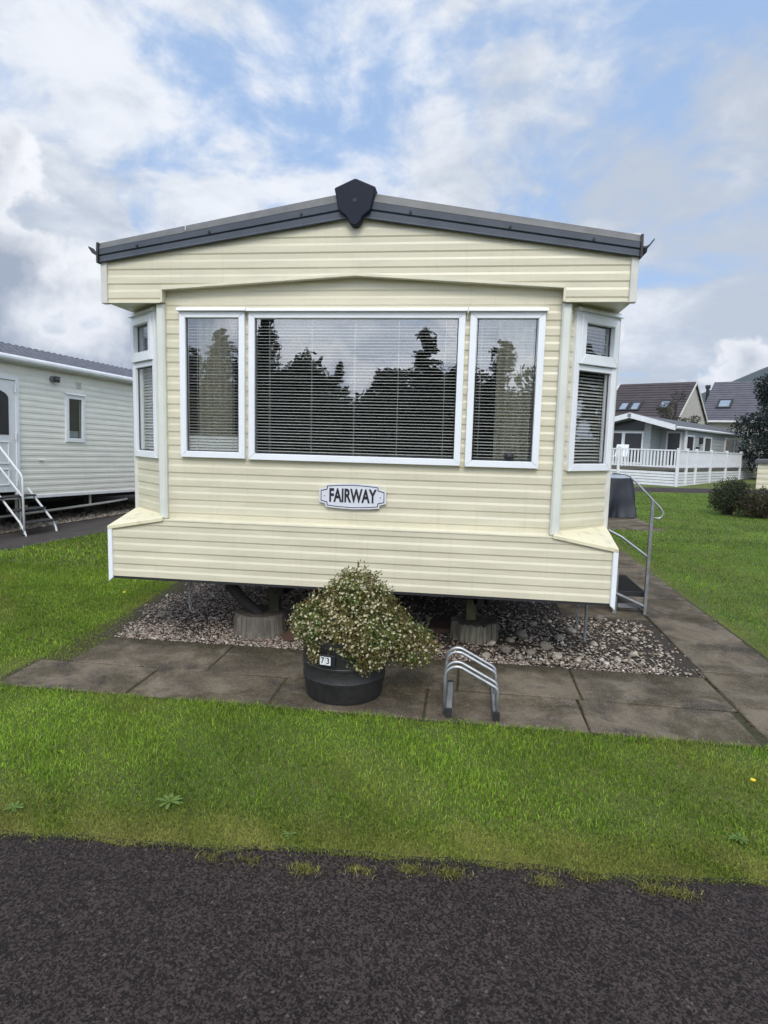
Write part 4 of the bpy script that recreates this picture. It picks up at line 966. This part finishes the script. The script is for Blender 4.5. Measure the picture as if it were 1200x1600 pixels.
# ------------------------------------------------------------------ houses behind
def tiles(name, m, parent, p0, p1, q0, q1, course=.30):
    """roof slope with stepped courses between eave p0-p1 and ridge q0-q1"""
    p0, p1, q0, q1 = map(Vector, (p0, p1, q0, q1)); n = max(4, int((q0-p0).length/course)); nrm = (p1-p0).cross(q0-p0).normalized()
    if nrm.z < 0: nrm = -nrm
    vs = []; fs = []
    for i in range(n):
        a, c = i/n, (i+1)/n
        vs += [p0.lerp(q0, a)+nrm*.035, p1.lerp(q1, a)+nrm*.035, p1.lerp(q1, c)+nrm*.005, p0.lerp(q0, c)+nrm*.005, p0.lerp(q0, a), p1.lerp(q1, a)]
        k = 6*i; fs += [(k, k+1, k+2, k+3), (k+4, k+5, k+1, k)]
    b = MB(); b.add(vs, fs); return b.build(name, m, parent)
def rooflight(roof, p0, p1, q0, q1, u, v, w, h):
    p0, p1, q0, q1 = map(Vector, (p0, p1, q0, q1)); ux = (p1-p0).normalized(); uy = (q0-p0).normalized(); n = ux.cross(uy).normalized()
    if n.z < 0: n = -n
    c = p0+ux*u+uy*v+n*.06
    b = MB()
    for a, d, e, f in ((0, h/2, w/2+.07, .07), (0, -h/2, w/2+.07, .07), (w/2, 0, .07, h/2-.07), (-w/2, 0, .07, h/2-.07)): b.obox(c+ux*a+uy*d, ux*e, uy*f, n*.05)
    o = b.build('rooflight', MT['black'], roof); b = MB(); b.obox(c, ux*(w/2-.07), uy*(h/2-.07), n*.02); b.build('pane', MT['skylight'], o)
# brown-roofed house, gable end towards the right; local x along the ridge to the gable end
h1 = thing('house', 'cream rendered house with dark brown tiled roof and three rooflights, behind the lodge', 'house', M=frame(14.227, 39.206, 0, (.83356, -.55243)))
W1, L1, E1, T1 = 6.66, 5.0, 3.38, 5.92
b = MB(); b.add([(0, 0, 0), (0, W1, 0), (0, W1, E1), (0, W1/2, T1-.1), (0, 0, E1)], [(0, 1, 2, 3, 4)]); b.add([(-L1, 0, 0), (0, 0, 0), (0, 0, E1), (-L1, 0, E1)], [(0, 1, 2, 3)]); b.add([(-L1, 0, 0), (-L1, W1, 0), (-L1, W1, E1), (-L1, W1/2, T1-.1), (-L1, 0, E1)], [(0, 1, 2, 3, 4)]); b.add([(-L1, W1, 0), (0, W1, 0), (0, W1, E1), (-L1, W1, E1)], [(0, 1, 2, 3)])
b.build('wall', MT['render'], h1)
e0, e1, g0, g1 = (-L1-.1, -.15, E1-.06), (.12, -.15, E1-.06), (-L1-.1, W1/2, T1), (.12, W1/2, T1)
rf = tiles('roof', MT['tile_brown'], h1, e0, e1, g0, g1); tiles('roof', MT['tile_brown'], h1, (-L1-.1, W1+.15, E1-.06), (.12, W1+.15, E1-.06), g0, g1)
for u in (1.25, 2.05): rooflight(rf, e0, e1, g0, g1, u, 1.35, .6, .95)
rooflight(rf, e0, e1, g0, g1, 3.95, 1.5, .65, .9)
b = MB()
for sy in (0, 1):
    ya, yb = (-.15, W1/2) if sy == 0 else (W1+.15, W1/2)
    b.add([(.13, ya, E1-.22), (.13, yb, T1-.16), (.13, yb, T1+.02), (.13, ya, E1-.02), (.17, ya, E1-.22), (.17, yb, T1-.16), (.17, yb, T1+.02), (.17, ya, E1-.02)], [(0, 1, 2, 3), (4, 7, 6, 5), (0, 4, 5, 1), (3, 2, 6, 7), (0, 3, 7, 4)])
b.build('barge_board', MT['offwhite'], h1)
# grey-roofed house
h2 = thing('house', 'house with plain grey tiled roof, one rooflight and thin black flue, right of brown roof', 'house', M=frame(17.55, 45.2, 0, (.85, -.52)))
e0, e1, g0, g1 = (0, 0, 3.45), (12, 0, 3.45), (1.9, 3.9, 6.55), (12, 3.9, 6.55)
e0 = (.0, 0, 3.45); g0 = (0, 4.3, 6.55); e1 = (12, 0, 3.45); g1 = (12, 4.3, 6.55)
b = MB(); b.box(.15, 11.8, .35, 7.5, 0, 3.5); b.build('wall', MT['render'], h2)
rf = tiles('roof', MT['tile_grey'], h2, e0, e1, g0, g1); tiles('roof', MT['tile_grey'], h2, (0, 8.6, 3.45), (12, 8.6, 3.45), g0, g1); b = MB(); b.add([(.15, .3, 3.4), (.15, 4.3, 6.5), (.15, 8.3, 3.4)], [(0, 1, 2)]); b.build('gable', MT['render'], h2)
rooflight(rf, e0, e1, g0, g1, 1.35, 2.1, .85, 1.05)
b = MB(); b.box(-.1, 12, -.1, .02, 3.30, 3.44); b.build('fascia', MT['white'], h2)
b = MB(); b.tube([(-.25, 3.4, 2), (-.25, 3.4, 6.0)], .12, 10); fl_ = b.build('flue', MT['black'], h2); b = MB(); b.tube([(-.25, 3.4, 6.0), (-.25, 3.4, 6.25)], .19, 10); b.build('cowl', MT['black'], fl_)
# cream boarded cabin at the right edge
cb = thing('cabin', 'small cream boarded cabin with dark felt roof at the right edge', 'cabin', M=frame(11.85, 21.5, 0, (.92, -.42)))
b = MB(); siding(b, (0, 0, 0), (1, 0, 0), (0, -1, 0), 4, .0, 1.0, per=.2); siding(b, (0, 3, 0), (0, -1, 0), (-1, 0, 0), 3, 0, 1.0, per=.2); b.build('wall', MT['cream'], cb)
b = MB(); b.box(-.1, 4.1, -.1, 3.1, .98, 1.10); b.build('roof', MT['felt'], cb)

# ------------------------------------------------------------------ trees and bushes

def crown_np(rs, clumps, per, size, pal, flat=.8):
    P = []; Dn = []; Cc = []
    for (x, y, z, r) in clumps:
        d = rs.normal(size=(per, 3)); d /= np.linalg.norm(d, axis=1)[:, None]; rr = r*rs.uniform(.25, 1, per)**.5*(1+.2*np.sin(d[:, 0]*8+x*3)*np.sin(d[:, 2]*7+z))
        P.append(np.array([x, y, z])+d*rr[:, None]*np.array([1, 1, flat])); Dn.append(d)
        Cc.append(pal[rs.randint(0, len(pal), per)]*rs.uniform(.6, 1.3)*rs.uniform(.75, 1.2, (per, 1)))
    return leaf_cloud(rs, np.vstack(P), np.vstack(Dn), size, np.vstack(Cc), aspect=.6)
def broad_tree(x, y, h, w, label, seed, group=None, pal=None, per=260, ncl=26, size=.22, trunk=.25, name='tree'):
    rs = np.random.RandomState(seed); root = thing(name, label, 'tree', group, Matrix.Translation((x, y, 0)))
    pal = np.array([(.03, .05, .016), (.045, .06, .02), (.025, .04, .018)]) if pal is None else np.array(pal)
    b = MB(); b.tube([(0, 0, 0), (.05*w, 0, h*.3), (0, .03*w, h*.62), (0, 0, h*.85)], [.035*h, .026*h, .016*h, .006*h], 9)
    cls = []
    for i in range(ncl):
        a = rs.uniform(0, 2*math.pi); t = rs.uniform(trunk, 1.); prof = math.sin(math.pi*min(1, (t-trunk)/(1-trunk)*.82+.18))**.7
        rr = w*.5*prof*rs.uniform(.35, 1.); c = (rr*math.cos(a), rr*math.sin(a), h*t*.93, w*rs.uniform(.12, .22)); cls.append(c)
        b.tube([(0, 0, h*min(t, .8)*.7), (c[0]*.5, c[1]*.5, h*t*.8), c[:3]], [.009*h, .006*h, .002*h], 5)
    b.build('trunk', MT['bark'], root)
    V, F, C3 = crown_np(rs, cls, per, size, pal); mesh_np('crown', MT['leaf'], V, [F], C3, root); return root
def conifer(x, y, h, w, label, seed, group=None, dens=1., name='conifer'):
    rs = np.random.RandomState(seed); root = thing(name, label, 'tree', group, Matrix.Translation((x, y, 0)))
    b = MB(); b.tube([(0, 0, 0), (0, 0, h*.5), (0, 0, h)], [.022*h, .014*h, .002*h], 8)
    P = []; Dn = []; n = int(130*dens)
    for i in range(n):
        t = .06+.94*(i/n)**.9; a = rs.uniform(0, 2*math.pi); L = w*.5*(1-t)**.8*rs.uniform(.55, 1.15)+.05*w
        d = np.array([math.cos(a), math.sin(a), -.28+.5*t]); k = max(14, int(170*L/w*2))
        s = rs.uniform(0.1, 1, k)[:, None]; q = np.array([0, 0, h*t])+d*L*s; q[:, 2] -= .12*L*s[:, 0]**2
        q += rs.normal(size=(k, 3))*np.array([.05, .05, .035])*w*(.4+.6*(1-t)); P.append(q); Dn.append(np.tile(d, (k, 1)))
        b.tube([(0, 0, h*t), tuple(np.array([0, 0, h*t])+d*L*.9)], [.004*h*(1-t)+.004, .002], 4)
    P, Dn = np.vstack(P), np.vstack(Dn); pal = np.array([(.018, .032, .016), (.028, .042, .02), (.012, .024, .014)])
    V, F, C3 = leaf_cloud(rs, P, Dn, .055*w, pal[rs.randint(0, 3, len(P))]*rs.uniform(.7, 1.3, (len(P), 1)), aspect=.5)
    b.build('trunk', MT['bark'], root); mesh_np('crown', MT['conifer'], V, [F], C3, root); return root
# dark tree at the right edge, slim brown tree before the brown-roofed house, bushes
broad_tree(16.7, 29.0, 6.4, 4.9, 'dark dense evergreen tree at the right edge behind the lodge', 21, pal=[(.016, .028, .022), (.022, .036, .024), (.012, .022, .018)], per=1150, ncl=46, size=.115, trunk=.05)
broad_tree(12.9, 35.3, 4.85, 2.4, 'slim sparse brownish tree in front of the brown roofed house', 33, pal=[(.06, .06, .03), (.05, .055, .028), (.07, .055, .03)], per=150, ncl=26, size=.10, trunk=.3)
def bush(x, y, lobes, label, seed, pal, n=5200, size=.05):
    rs = np.random.RandomState(seed); root = thing('bush', label, 'bush', 'bushes on the right lawn', Matrix.Translation((x, y, 0)))
    p, d = shrub_shell(rs, lobes, n, .3, .08); k = p[:, 2] > .02; p, d = p[k], d[k]; pal = np.array(pal)
    V, F, C3 = leaf_cloud(rs, p, d, size, pal[rs.randint(0, len(pal), len(p))]*rs.uniform(.65, 1.3, (len(p), 1)))
    mesh_np('foliage', MT['leaf'], V, [F], C3, root); b = MB()
    for i in range(26):
        q = p[rs.randint(len(p))]; b.tube([(rs.uniform(-.1, .1), rs.uniform(-.1, .1), 0), tuple(q*.5+np.array([0, 0, .1])), tuple(q*1.03)], [.014, .01, .004], 5)
    b.build('stem', MT['bark'], root)
bush(6.88, 11.15, [(0, 0, .45, .40, .38, .40), (-.2, -.05, .35, .28, .28, .26), (.15, 0, .62, .26, .26, .24)], 'green upright bush on the lawn, left of the low brownish one', 41, [(.05, .065, .025), (.06, .07, .03), (.04, .05, .022)])
bush(7.45, 10.75, [(0, 0, .34, .50, .42, .36), (.3, .05, .3, .36, .4, .32), (-.3, .02, .26, .3, .3, .25), (.25, 0, .5, .2, .2, .25)], 'low spreading brownish bush at the right edge of the lawn', 42, [(.06, .055, .025), (.075, .058, .03), (.05, .05, .02), (.065, .045, .028)], 7000)
# trees across the road behind the photographer: the panes mirror them
conifer(-13.4, -39, 10.0, 4.4, 'tall dark spire conifer behind the road, mirrored in the middle pane', 51, 'trees across the road')
conifer(-8.5, -40, 6.6, 3.0, 'short dark conifer behind the road, between two broad crowns', 52, 'trees across the road', .8)
conifer(-2.2, -39, 8.6, 4.6, 'broad dark conifer behind the road, right of the low round crown', 53, 'trees across the road')
conifer(2.9, -40, 8.4, 4.4, 'rightmost dark conifer behind the road', 54, 'trees across the road', .9)
conifer(-17.4, -41, 9.2, 4.6, 'leftmost dark conifer behind the road', 55, 'trees across the road', .9)
for i, (x, y, h, w, lb) in enumerate([(-11.4, -42, 7.1, 6, 'round crowned tree behind the road, beside the tall spire conifer'), (-4.9, -42, 6.9, 6.5, 'round crowned tree behind the road, beside the broad conifer'), (-15.4, -43, 7.3, 7, 'wide tree behind the road between the two tallest conifers'),
        (.5, -43, 6.9, 7, 'wide tree behind the road between the two right conifers'), (6.5, -42, 6.9, 7, 'wide tree behind the road, right of every conifer'), (-21, -42, 7.6, 8, 'wide tree behind the road, left of every conifer')]):
    broad_tree(x, y, h, w, lb, 60+i, 'trees across the road', per=420, ncl=40, size=.30, trunk=.08)
# trees beyond the lawn on the right, outside the picture but mirrored in the side bay
for i, (x, y, h, w, lb) in enumerate([(25, -1.5, 7.5, 7, 'nearer of two trees far out on the right lawn'), (27, 4.5, 8.5, 8, 'farther of two trees far out on the right lawn')]):
    broad_tree(x, y, h, w, lb, 80+i, 'trees on the right lawn', per=200, ncl=34, size=.42, trunk=.03)
# a clipped hedge under them closes the view at the road's far side
rs = np.random.RandomState(77); n = 26000
P = np.stack([rs.uniform(-34, 20, n), -39.5+rs.normal(size=n)*.9, rs.uniform(0, 1, n)**.7*(4.4+.5*np.sin(rs.uniform(0, 6, n)))], 1)
pal = 1.5*np.array([(.022, .036, .016), (.032, .045, .018), (.018, .028, .014)])
V, F, C3 = leaf_cloud(rs, P, np.tile([0, 1, .3], (n, 1)), .42, pal[rs.randint(0, 3, n)]*rs.uniform(.6, 1.3, (n, 1)), aspect=.7)
tag(mesh_np('hedge', MT['leaf'], V, [F], C3), 'tall dark hedge across the road beneath the conifers', 'hedge')

# far-off wood closing the view behind the park
rs = np.random.RandomState(78); n = 30000
az = rs.uniform(-1.15, 1.15, n); rr_ = 120+rs.normal(size=n)*5; hh = rs.uniform(0, 1, n)**.7*(4.3+.5*np.sin(az*37)+.5*np.sin(az*90))
P = np.stack([np.sin(az)*rr_, np.cos(az)*rr_, hh], 1)
V, F, C3 = leaf_cloud(rs, P, np.tile([0, -1, .3], (n, 1)), .95, pal[rs.randint(0, 3, n)]*rs.uniform(.6, 1.3, (n, 1)), aspect=.7)
tag(mesh_np('wood', MT['leaf'], V, [F], C3), 'far-off dark belt of woodland behind the caravan park', 'wood', kind='stuff')

# ------------------------------------------------------------------ gravel, stones
def icosa():
    t = (1+5**.5)/2; v = np.array([(-1, t, 0), (1, t, 0), (-1, -t, 0), (1, -t, 0), (0, -1, t), (0, 1, t), (0, -1, -t), (0, 1, -t), (t, 0, -1), (t, 0, 1), (-t, 0, -1), (-t, 0, 1)], float)
    v /= np.linalg.norm(v[0]); f = np.array([(0, 11, 5), (0, 5, 1), (0, 1, 7), (0, 7, 10), (0, 10, 11), (1, 5, 9), (5, 11, 4), (11, 10, 2), (10, 7, 6), (7, 1, 8), (3, 9, 4), (3, 4, 2), (3, 2, 6), (3, 6, 8), (3, 8, 9), (4, 9, 5), (2, 4, 11), (6, 2, 10), (8, 6, 7), (9, 8, 1)])
    return v, f
IV, IF = icosa()
def pebbles(name, label, n, samp, size, pal, wts, seed, z=.008):
    rs = np.random.RandomState(seed); P = samp(rs, n); n = len(P)
    s = size*np.exp(rs.normal(size=n)*.38)[:, None, None]
    sh_ = np.stack([rs.uniform(.8, 1.3, n), rs.uniform(.6, 1., n), rs.uniform(.28, .6, n)], 1)[:, None, :]
    v = IV[None]*(1+rs.uniform(-.22, .16, (n, 12, 1)))*sh_*s*.5
    a = rs.uniform(0, 2*np.pi, n); ca, sa = np.cos(a)[:, None], np.sin(a)[:, None]; tl = rs.uniform(-.5, .5, n)[:, None]
    x, y, zz = v[..., 0]*ca-v[..., 1]*sa, v[..., 0]*sa+v[..., 1]*ca, v[..., 2]
    zz = zz+x*tl*.5
    V = np.stack([x+P[:, :1], y+P[:, 1:2], zz+z+s[:, :, 0]*.17+rs.uniform(0, .006, n)[:, None]], -1).reshape(-1, 3)
    F = (IF[None]+(np.arange(n)*12)[:, None, None]).reshape(-1, 3)
    c = np.array(pal)[rs.choice(len(pal), n, p=np.array(wts)/sum(wts))]*rs.uniform(.7, 1.2, (n, 1))
    o = mesh_np(name, MT['gravel'], V, [F], np.repeat(c, 12, 0)); tag(o, label, 'gravel', kind='stuff'); return o
def edgeL(y): return -1.93-.10*np.clip(y, 0, 3)+.05*np.sin(y*5)+.03*np.sin(y*13)
def s_main(rs, n):
    y = .06+3.4*rs.uniform(0, 1, n)**1.5; x = rs.uniform(-2.35, 2.5, n)
    bare = .5+.5*np.sin(x*2.3+1)*np.sin(y*3.1)+.35*np.sin(x*7+y*5)+.35*(x < -.4)
    k = (x > edgeL(y)+rs.uniform(0, .12, n)) & ~((x > 1.70) & (y > 1.44)) & (bare > rs.uniform(-.3, .55, n)*(1+.6*((x > -.2) & (x < 1.2))+.5*(x > 1.2)))
    k &= ~((x > .55) & (y > .30+.10*np.sin(x*5)) & (rs.uniform(0, 1, n) < .62)); k &= ~((y < .12) & (rs.uniform(0, 1, n) < .5)) & ~((x > 2.25-.12*np.sin(y*4)) & (rs.uniform(0, 1, n) < .75))
    return np.stack([x, y], 1)[k]
PEB = [(.54, .45, .37), (.42, .34, .27), (.31, .24, .19), (.21, .16, .125), (.66, .60, .51), (.36, .26, .20)]
pebbles('gravel', 'pale brown and white pea gravel spread under the cream caravan', 52000, s_main, .0145, PEB, [3, 3, 3, 2.4, 1.5, 1.6], 5)
def s_big(rs, n):
    x = rs.uniform(.9, 2.4, n); y = .08+1.3*rs.uniform(0, 1, n)**1.3; k = (x+y*.2 > 1.0+rs.uniform(0, .5, n)) & ~((x > 1.70) & (y > 1.42)); return np.stack([x, y], 1)[k]
pebbles('coarse_gravel', 'coarser white and brown chippings by the path corner', 1500, s_big, .021, [(.48, .41, .32), (.37, .30, .225), (.25, .19, .135), (.62, .57, .48)], [3, 3, 3, 1.6], 6, .016)
def s_left(rs, n):
    s = rs.uniform(-1, 4.5, n); o = -1.6*rs.uniform(0, 1, n)**1.4+.12; q = A0.to_2d(); return np.stack([q.x+D0.x*s+N0.x*o, q.y+D0.y*s+N0.y*o], 1)
pebbles('gravel', 'dull brown gravel under the white caravan on the left', 7000, s_left, .035, [(.26, .22, .17), (.18, .15, .12), (.34, .30, .24)], [3, 3, 2], 8)
stones = [(.93, .90, .05, .22), (1.20, .55, .07, .34), (1.15, .31, .085, .24), (1.33, .29, .07, .26), (1.52, .24, .075, .5), (1.46, .45, .09, .30), (1.66, .20, .05, .52), (1.0, .16, .06, .45), (2.03, 1.35, .09, .22), (1.72, .9, .08, .5), (1.85, .60, .06, .48), (2.1, .42, .055, .5), (1.6, .70, .07, .40), (1.30, .70, .10, .30), (1.95, .26, .05, .5), (1.24, .16, .05, .38), (2.2, .8, .06, .45), (1.42, 1.05, .07, .35), (-.1, .3, .05, .3), (1.05, .46, .05, .55)]
where = ['pale pebble', 'grey-brown stone']
for i, (x, y, d, c) in enumerate(stones):
    rg = np.random.RandomState(100+i); bm = bmesh.new(); bmesh.ops.create_icosphere(bm, subdivisions=3, radius=1)
    k = rg.uniform(.75, 1.25); o_ = Vector(rg.uniform(0, 50, 3))
    for v in bm.verts:
        q = v.co.copy(); v.co *= 1+.22*mnoise.noise(q*1.3+o_)+.06*mnoise.noise(q*4+o_)
        v.co = Vector((v.co.x*d*.62*k, v.co.y*d*.5, v.co.z*d*.36))
    me = bpy.data.meshes.new('stone'); bm.to_mesh(me); bm.free(); me.shade_smooth()
    me.materials.append(mat('stone_face', (c*.85, c*.75, c*.60), .9, .5, 30, bump=.4, bscale=60)); o = bpy.data.objects.new('stone', me); COL.objects.link(o)
    o.location = (x, y, .02+d*.2); o.rotation_euler = (rg.uniform(-.3, .3), rg.uniform(-.3, .3), rg.uniform(0, 6))
    tone = 'whitish' if c > .42 else 'grey' if c > .28 else 'dark brown'; sz = 'large' if d > .078 else 'mid-sized' if d > .056 else 'small'
    tag(o, f'{sz} {tone} rounded stone lying on the gravel right of the planter', 'stone', 'larger stones on the gravel')

# ------------------------------------------------------------------ grass
def blades(name, label, rs, P, h, w, base, tipc, lean=.5, yellow=None):
    n = len(P); a = rs.uniform(0, 2*np.pi, n); ln = np.abs(rs.normal(size=n))*lean; b = rs.uniform(0, 2*np.pi, n)
    h = h*rs.uniform(.45, 1.25, n) if np.isscalar(h) else h*rs.uniform(.45, 1.25, n); w = w*rs.uniform(.7, 1.3, n)
    dx, dy = np.cos(a)*w*.5, np.sin(a)*w*.5; lx, ly = np.cos(b)*ln*h, np.sin(b)*ln*h
    z = np.zeros(n); B = np.stack([P[:, 0], P[:, 1], z], 1); wv = np.stack([dx, dy, z], 1)
    md = B+np.stack([lx*.35, ly*.35, h*.6], 1); tp = B+np.stack([lx, ly, h*np.clip(1-.25*ln, .4, 1)], 1)
    V = np.stack([B-wv, B+wv, md+wv*.8, md-wv*.8, tp], 1).reshape(-1, 3); i = (np.arange(n)*5)[:, None]
    t = rs.uniform(0, 1, (n, 1)); c = np.array(base)*(1-t)+np.array(tipc)*t; c *= rs.uniform(.35, 1.5, (n, 1))
    big = .5+.5*np.sin(P[:, 0]*1.9+2*np.sin(P[:, 1]*1.3))*np.sin(P[:, 1]*2.3+P[:, 0]); c *= (.70+.48*big)[:, None]
    if yellow is not None:
        yv = np.clip(yellow, 0, 1)[:, None]*rs.uniform(.4, 1, (n, 1)); c = c*(1-yv)+np.array([.38, .35, .10])*yv
    dead = rs.uniform(0, 1, n) < .05; c[dead] = np.array([.30, .26, .11])
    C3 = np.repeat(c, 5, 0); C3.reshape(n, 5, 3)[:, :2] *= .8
    o = mesh_np(name, MT['grass'], V, [np.hstack([i, i+1, i+2, i+3]), np.hstack([i+3, i+2, i+4])], C3); tag(o, label, 'grass', kind='stuff'); return o
wobn = lambda x, s=0.: .5*np.sin(x*3.1+s)+.3*np.sin(x*7.7+1.3*s)+.2*np.sin(x*17.3+2.1*s)+.12*np.sin(x*41+s)
def lowf(x, y): return np.sin(x*2.7+1.3*np.sin(y*2.1))*np.sin(y*3.3+x*1.1)+.5*np.sin(x*6.1+y*4.7)
G1, G2 = (.11, .27, .018), (.42, .58, .065)
rs = np.random.RandomState(1); n = 190000
x = rs.uniform(-3.4, 3.7, n); y = rs.uniform(-2.4, -.86, n); re = -2.185+.065*x+.022*wobn(x); d = y-re
pe = -.925+.02*wobn(x*1.3, 4)
k = (d > .02*rs.normal(size=n)) & (y < pe+.012*rs.normal(size=n)); x, y, d = x[k], y[k], d[k]
yel = np.clip(1.05-d/.26, 0, 1)*.7+.35*(lowf(x, y) > .75)
hh = .024*np.clip(.42+d*1.7, .4, 1)*(1+.3*lowf(x*2, y*2)); hh = np.where(y > -1.02, hh*1.25, hh)
blades('grass', 'mown green lawn strip between road and paving', rs, np.stack([x, y], 1), np.clip(hh, .016, .04), .0027, G1, G2, .75, yel)
rs = np.random.RandomState(9); n = 60000
x = rs.uniform(-1.6, 2.6, n); d = np.abs(rs.normal(size=n))*.13-.01; y = -2.185+.065*x+.022*wobn(x)+d+.012*wobn(x*4, 5)
mixy = np.clip(.75-d*1.6+.5*lowf(x*3, y*3), 0, 1)
blades('grass', 'dry thin turf along the tarmac edge', rs, np.stack([x, y], 1), .017, .0026, (.10, .20, .02), (.36, .42, .07), 1.1, mixy)
def left_region(rs, n, y0, y1, x0=-8.):
    y = rs.uniform(y0, y1, n); x = rs.uniform(x0, -1.4, n); ge = -1.90-.10*np.clip(y, 0, 3)+.05*np.sin(y*5)+.03*np.sin(y*13)
    # inside the slab corner the lawn stops further left
    ge = np.where(y < .08, np.where(y > -.48, -1.87-.03*np.sin(y*9), -2.09), ge)
    o = (x-A0.x)*N0.x+(y-A0.y)*N0.y; d = np.minimum(ge-x, o-1.30); k = d > .03*rs.normal(size=n); return np.stack([x, y], 1)[k], d[k]
rs = np.random.RandomState(2); P, d = left_region(rs, 150000, -.92, 2.4, -5.6); yel = np.clip(1-d/.30, 0, 1)*.85*(P[:, 0] > -3.2)+.3*(lowf(P[:, 0], P[:, 1]) > .9)
blades('grass', 'mown lawn left of the cream caravan', rs, P, np.clip(.026*np.clip(.4+d*2, .5, 1), .012, .05), .0038, G1, G2, .7, yel)
rs = np.random.RandomState(3); P, d = left_region(rs, 70000, 2.4, 11., -6.5)
blades('grass', 'far part of the lawn on the left, running back between the two caravans', rs, P, .04, .009, G1, G2, .7, None)
rs = np.random.RandomState(4); n = 105000; x = rs.uniform(3.0, 8.5, n); y = rs.uniform(-.92, 6., n); d = x-(3.115+.012*y+.02*wobn(y*1.4, 3)); k = d > .012*rs.normal(size=n)
blades('grass', 'mown lawn right of the slab path, nearest part', rs, np.stack([x, y], 1)[k], np.clip(.027*np.clip(.5+d[k]*2, .5, 1), .012, .05), .0048, G1, (.28, .44, .055), .7, np.clip(1-d[k]/.15, 0, 1)*.8)
rs = np.random.RandomState(5); n = 190000; x = rs.uniform(2.9, 17, n); y = 6+14*rs.uniform(0, 1, n)**1.2
k = ~((x < 4.48) & (y < 10.6) & (y > 7.72)) & ~((x < 3.2) & (y < 7.8)) & (y < 17.0+.16*(x-3)-.2+.1*np.sin(x*5)) | ((y > 19.6+.16*(x-3)) & (x > 4))
blades('grass', 'far lawn running back to the lane before the lodge', rs, np.stack([x, y], 1)[k], .030, .0085, G1, (.29, .46, .06), .7, None)
# loose tufts and clippings on the tarmac edge, moss along paving joints
rs = np.random.RandomState(6); c = np.array([(1.145, -2.165), (1.53, -2.14), (.265, -2.25), (.653, -2.19), (.80, -2.18), (.47, -2.22), (-.1, -2.24), (1.62, -2.15), (1.3, -2.12), (.05, -2.235)])
P = np.vstack([q+np.array([0, -.012])+rs.normal(size=(rs.randint(90, 330), 2))*np.array([.030, .016]) for q in c]); 
blades('grass_tufts', 'small dry grass tufts growing through the tarmac edge', rs, P, .020, .003, (.16, .20, .04), (.36, .30, .10), 1.)
P = []
for (x0, y0, x1, y1, m_) in [(-2.05, -.478, 2.48, -.478, 1500), (-1.87, .08, 2.5, .08, 3200), (2.493, -.9, 2.5, 1.5, 900), (1.575, -.47, 1.575, .07, 150), (-.885, -.47, -.885, .07, 200), (1.54, -.92, 1.54, -.48, 200), (.615, -.92, .615, -.48, 120), (-1.205, -.92, -1.205, -.48, 160), (2.5, .19, 3.1, .19, 120), (2.5, 1., 3.1, 1., 120)]:
    t = rs.uniform(0, 1, m_); P.append(np.stack([x0+(x1-x0)*t+rs.normal(size=m_)*.008, y0+(y1-y0)*t+rs.normal(size=m_)*(.008 if y0 != .08 else .022)], 1))
P = np.vstack(P); P = P[(lowf(P[:, 0]*2.3, P[:, 1]*2+1) > -.35)]
blades('moss', 'brown-green moss growing along the joints of the paving', rs, P, .011, .006, (.05, .05, .016), (.085, .075, .022), .9)
V = P[rs.randint(0, len(P), 900)]
# broad-leaved weeds in the verge
def weed(x, y, r, label, seed, col=(.07, .13, .03)):
    rs = np.random.RandomState(seed); root = thing('weed', label, 'weed', 'broad leaved weeds in the verge', Matrix.Translation((x, y, .005)))
    n = 11
    for i in range(n):
        a = 2*math.pi*i/n+rs.uniform(-.25, .25); L = r*rs.uniform(.65, 1.15); u = Vector((math.cos(a), math.sin(a), 0)); v = Vector((-u.y, u.x, 0)); wd = L*.13; lift = rs.uniform(.35, .8); vs = []
        for t, ww in ((0, .25), (.3, .8), (.6, 1.), (.85, .7), (1, .05)):
            p = u*L*t+Vector((0, 0, lift*L*(t-.75*t*t))); j = 1+.25*rs.uniform(-1, 1)
            vs += [tuple(p+v*wd*ww*j+Vector((0, 0, .003))), tuple(p), tuple(p-v*wd*ww*j+Vector((0, 0, .003)))]
        b = MB(); b.add(vs, [(3*k+e, 3*k+3+e, 3*k+4+e, 3*k+1+e) for k in range(4) for e in (0, 1)])
        o = b.build('leaf', WEED, root, smooth=True)
WEED = mat('weed_leaf', (.13, .21, .035), .5, .3, 30, trans=.2)
weed(-.41, -1.95, .065, 'biggest broad leaved weed in the lawn verge, left of centre', 1); weed(1.97, -1.80, .05, 'broad leaved weed in the verge near the right edge', 2); weed(-1.03, -2.10, .045, 'broad leaved weed at the left edge of the verge by the road', 3); weed(.16, -2.08, .034, 'small broad leaved weed just above the tarmac edge near the centre', 4)
b = MB(); b.lathe([(.002, 0), (.011, .004), (.012, .009), (.004, .011)], (2.2, -1.36), 12)
o = b.build('dandelion', MT['yellow']); o.location.z = .035; tag(o, 'single yellow dandelion head in the verge on the right', 'flower')
b = MB(); b.lathe([(.002, 0), (.014, .004), (.014, .01), (.004, .012)], (-2.45, 1.25), 12)
o = b.build('dandelion', MT['yellow']); o.location.z = .035; tag(o, 'single yellow dandelion head in the lawn left of the cream caravan', 'flower')

# ------------------------------------------------------------------ air
HZ = bpy.data.materials.new('haze_air'); HZ.use_nodes = True; t = HZ.node_tree; t.nodes.clear()
v_ = N(t, 'ShaderNodeVolumePrincipled'); v_.inputs['Color'].default_value = (.70, .80, .95, 1); v_.inputs['Density'].default_value = .0002
o_ = N(t, 'ShaderNodeOutputMaterial'); wire(t, v_.outputs[0], o_.inputs['Volume'])
b = MB(); b.box(-905, 905, -905, 905, -3, 135); hz = b.build('haze', HZ); hz['kind'] = 'stuff'
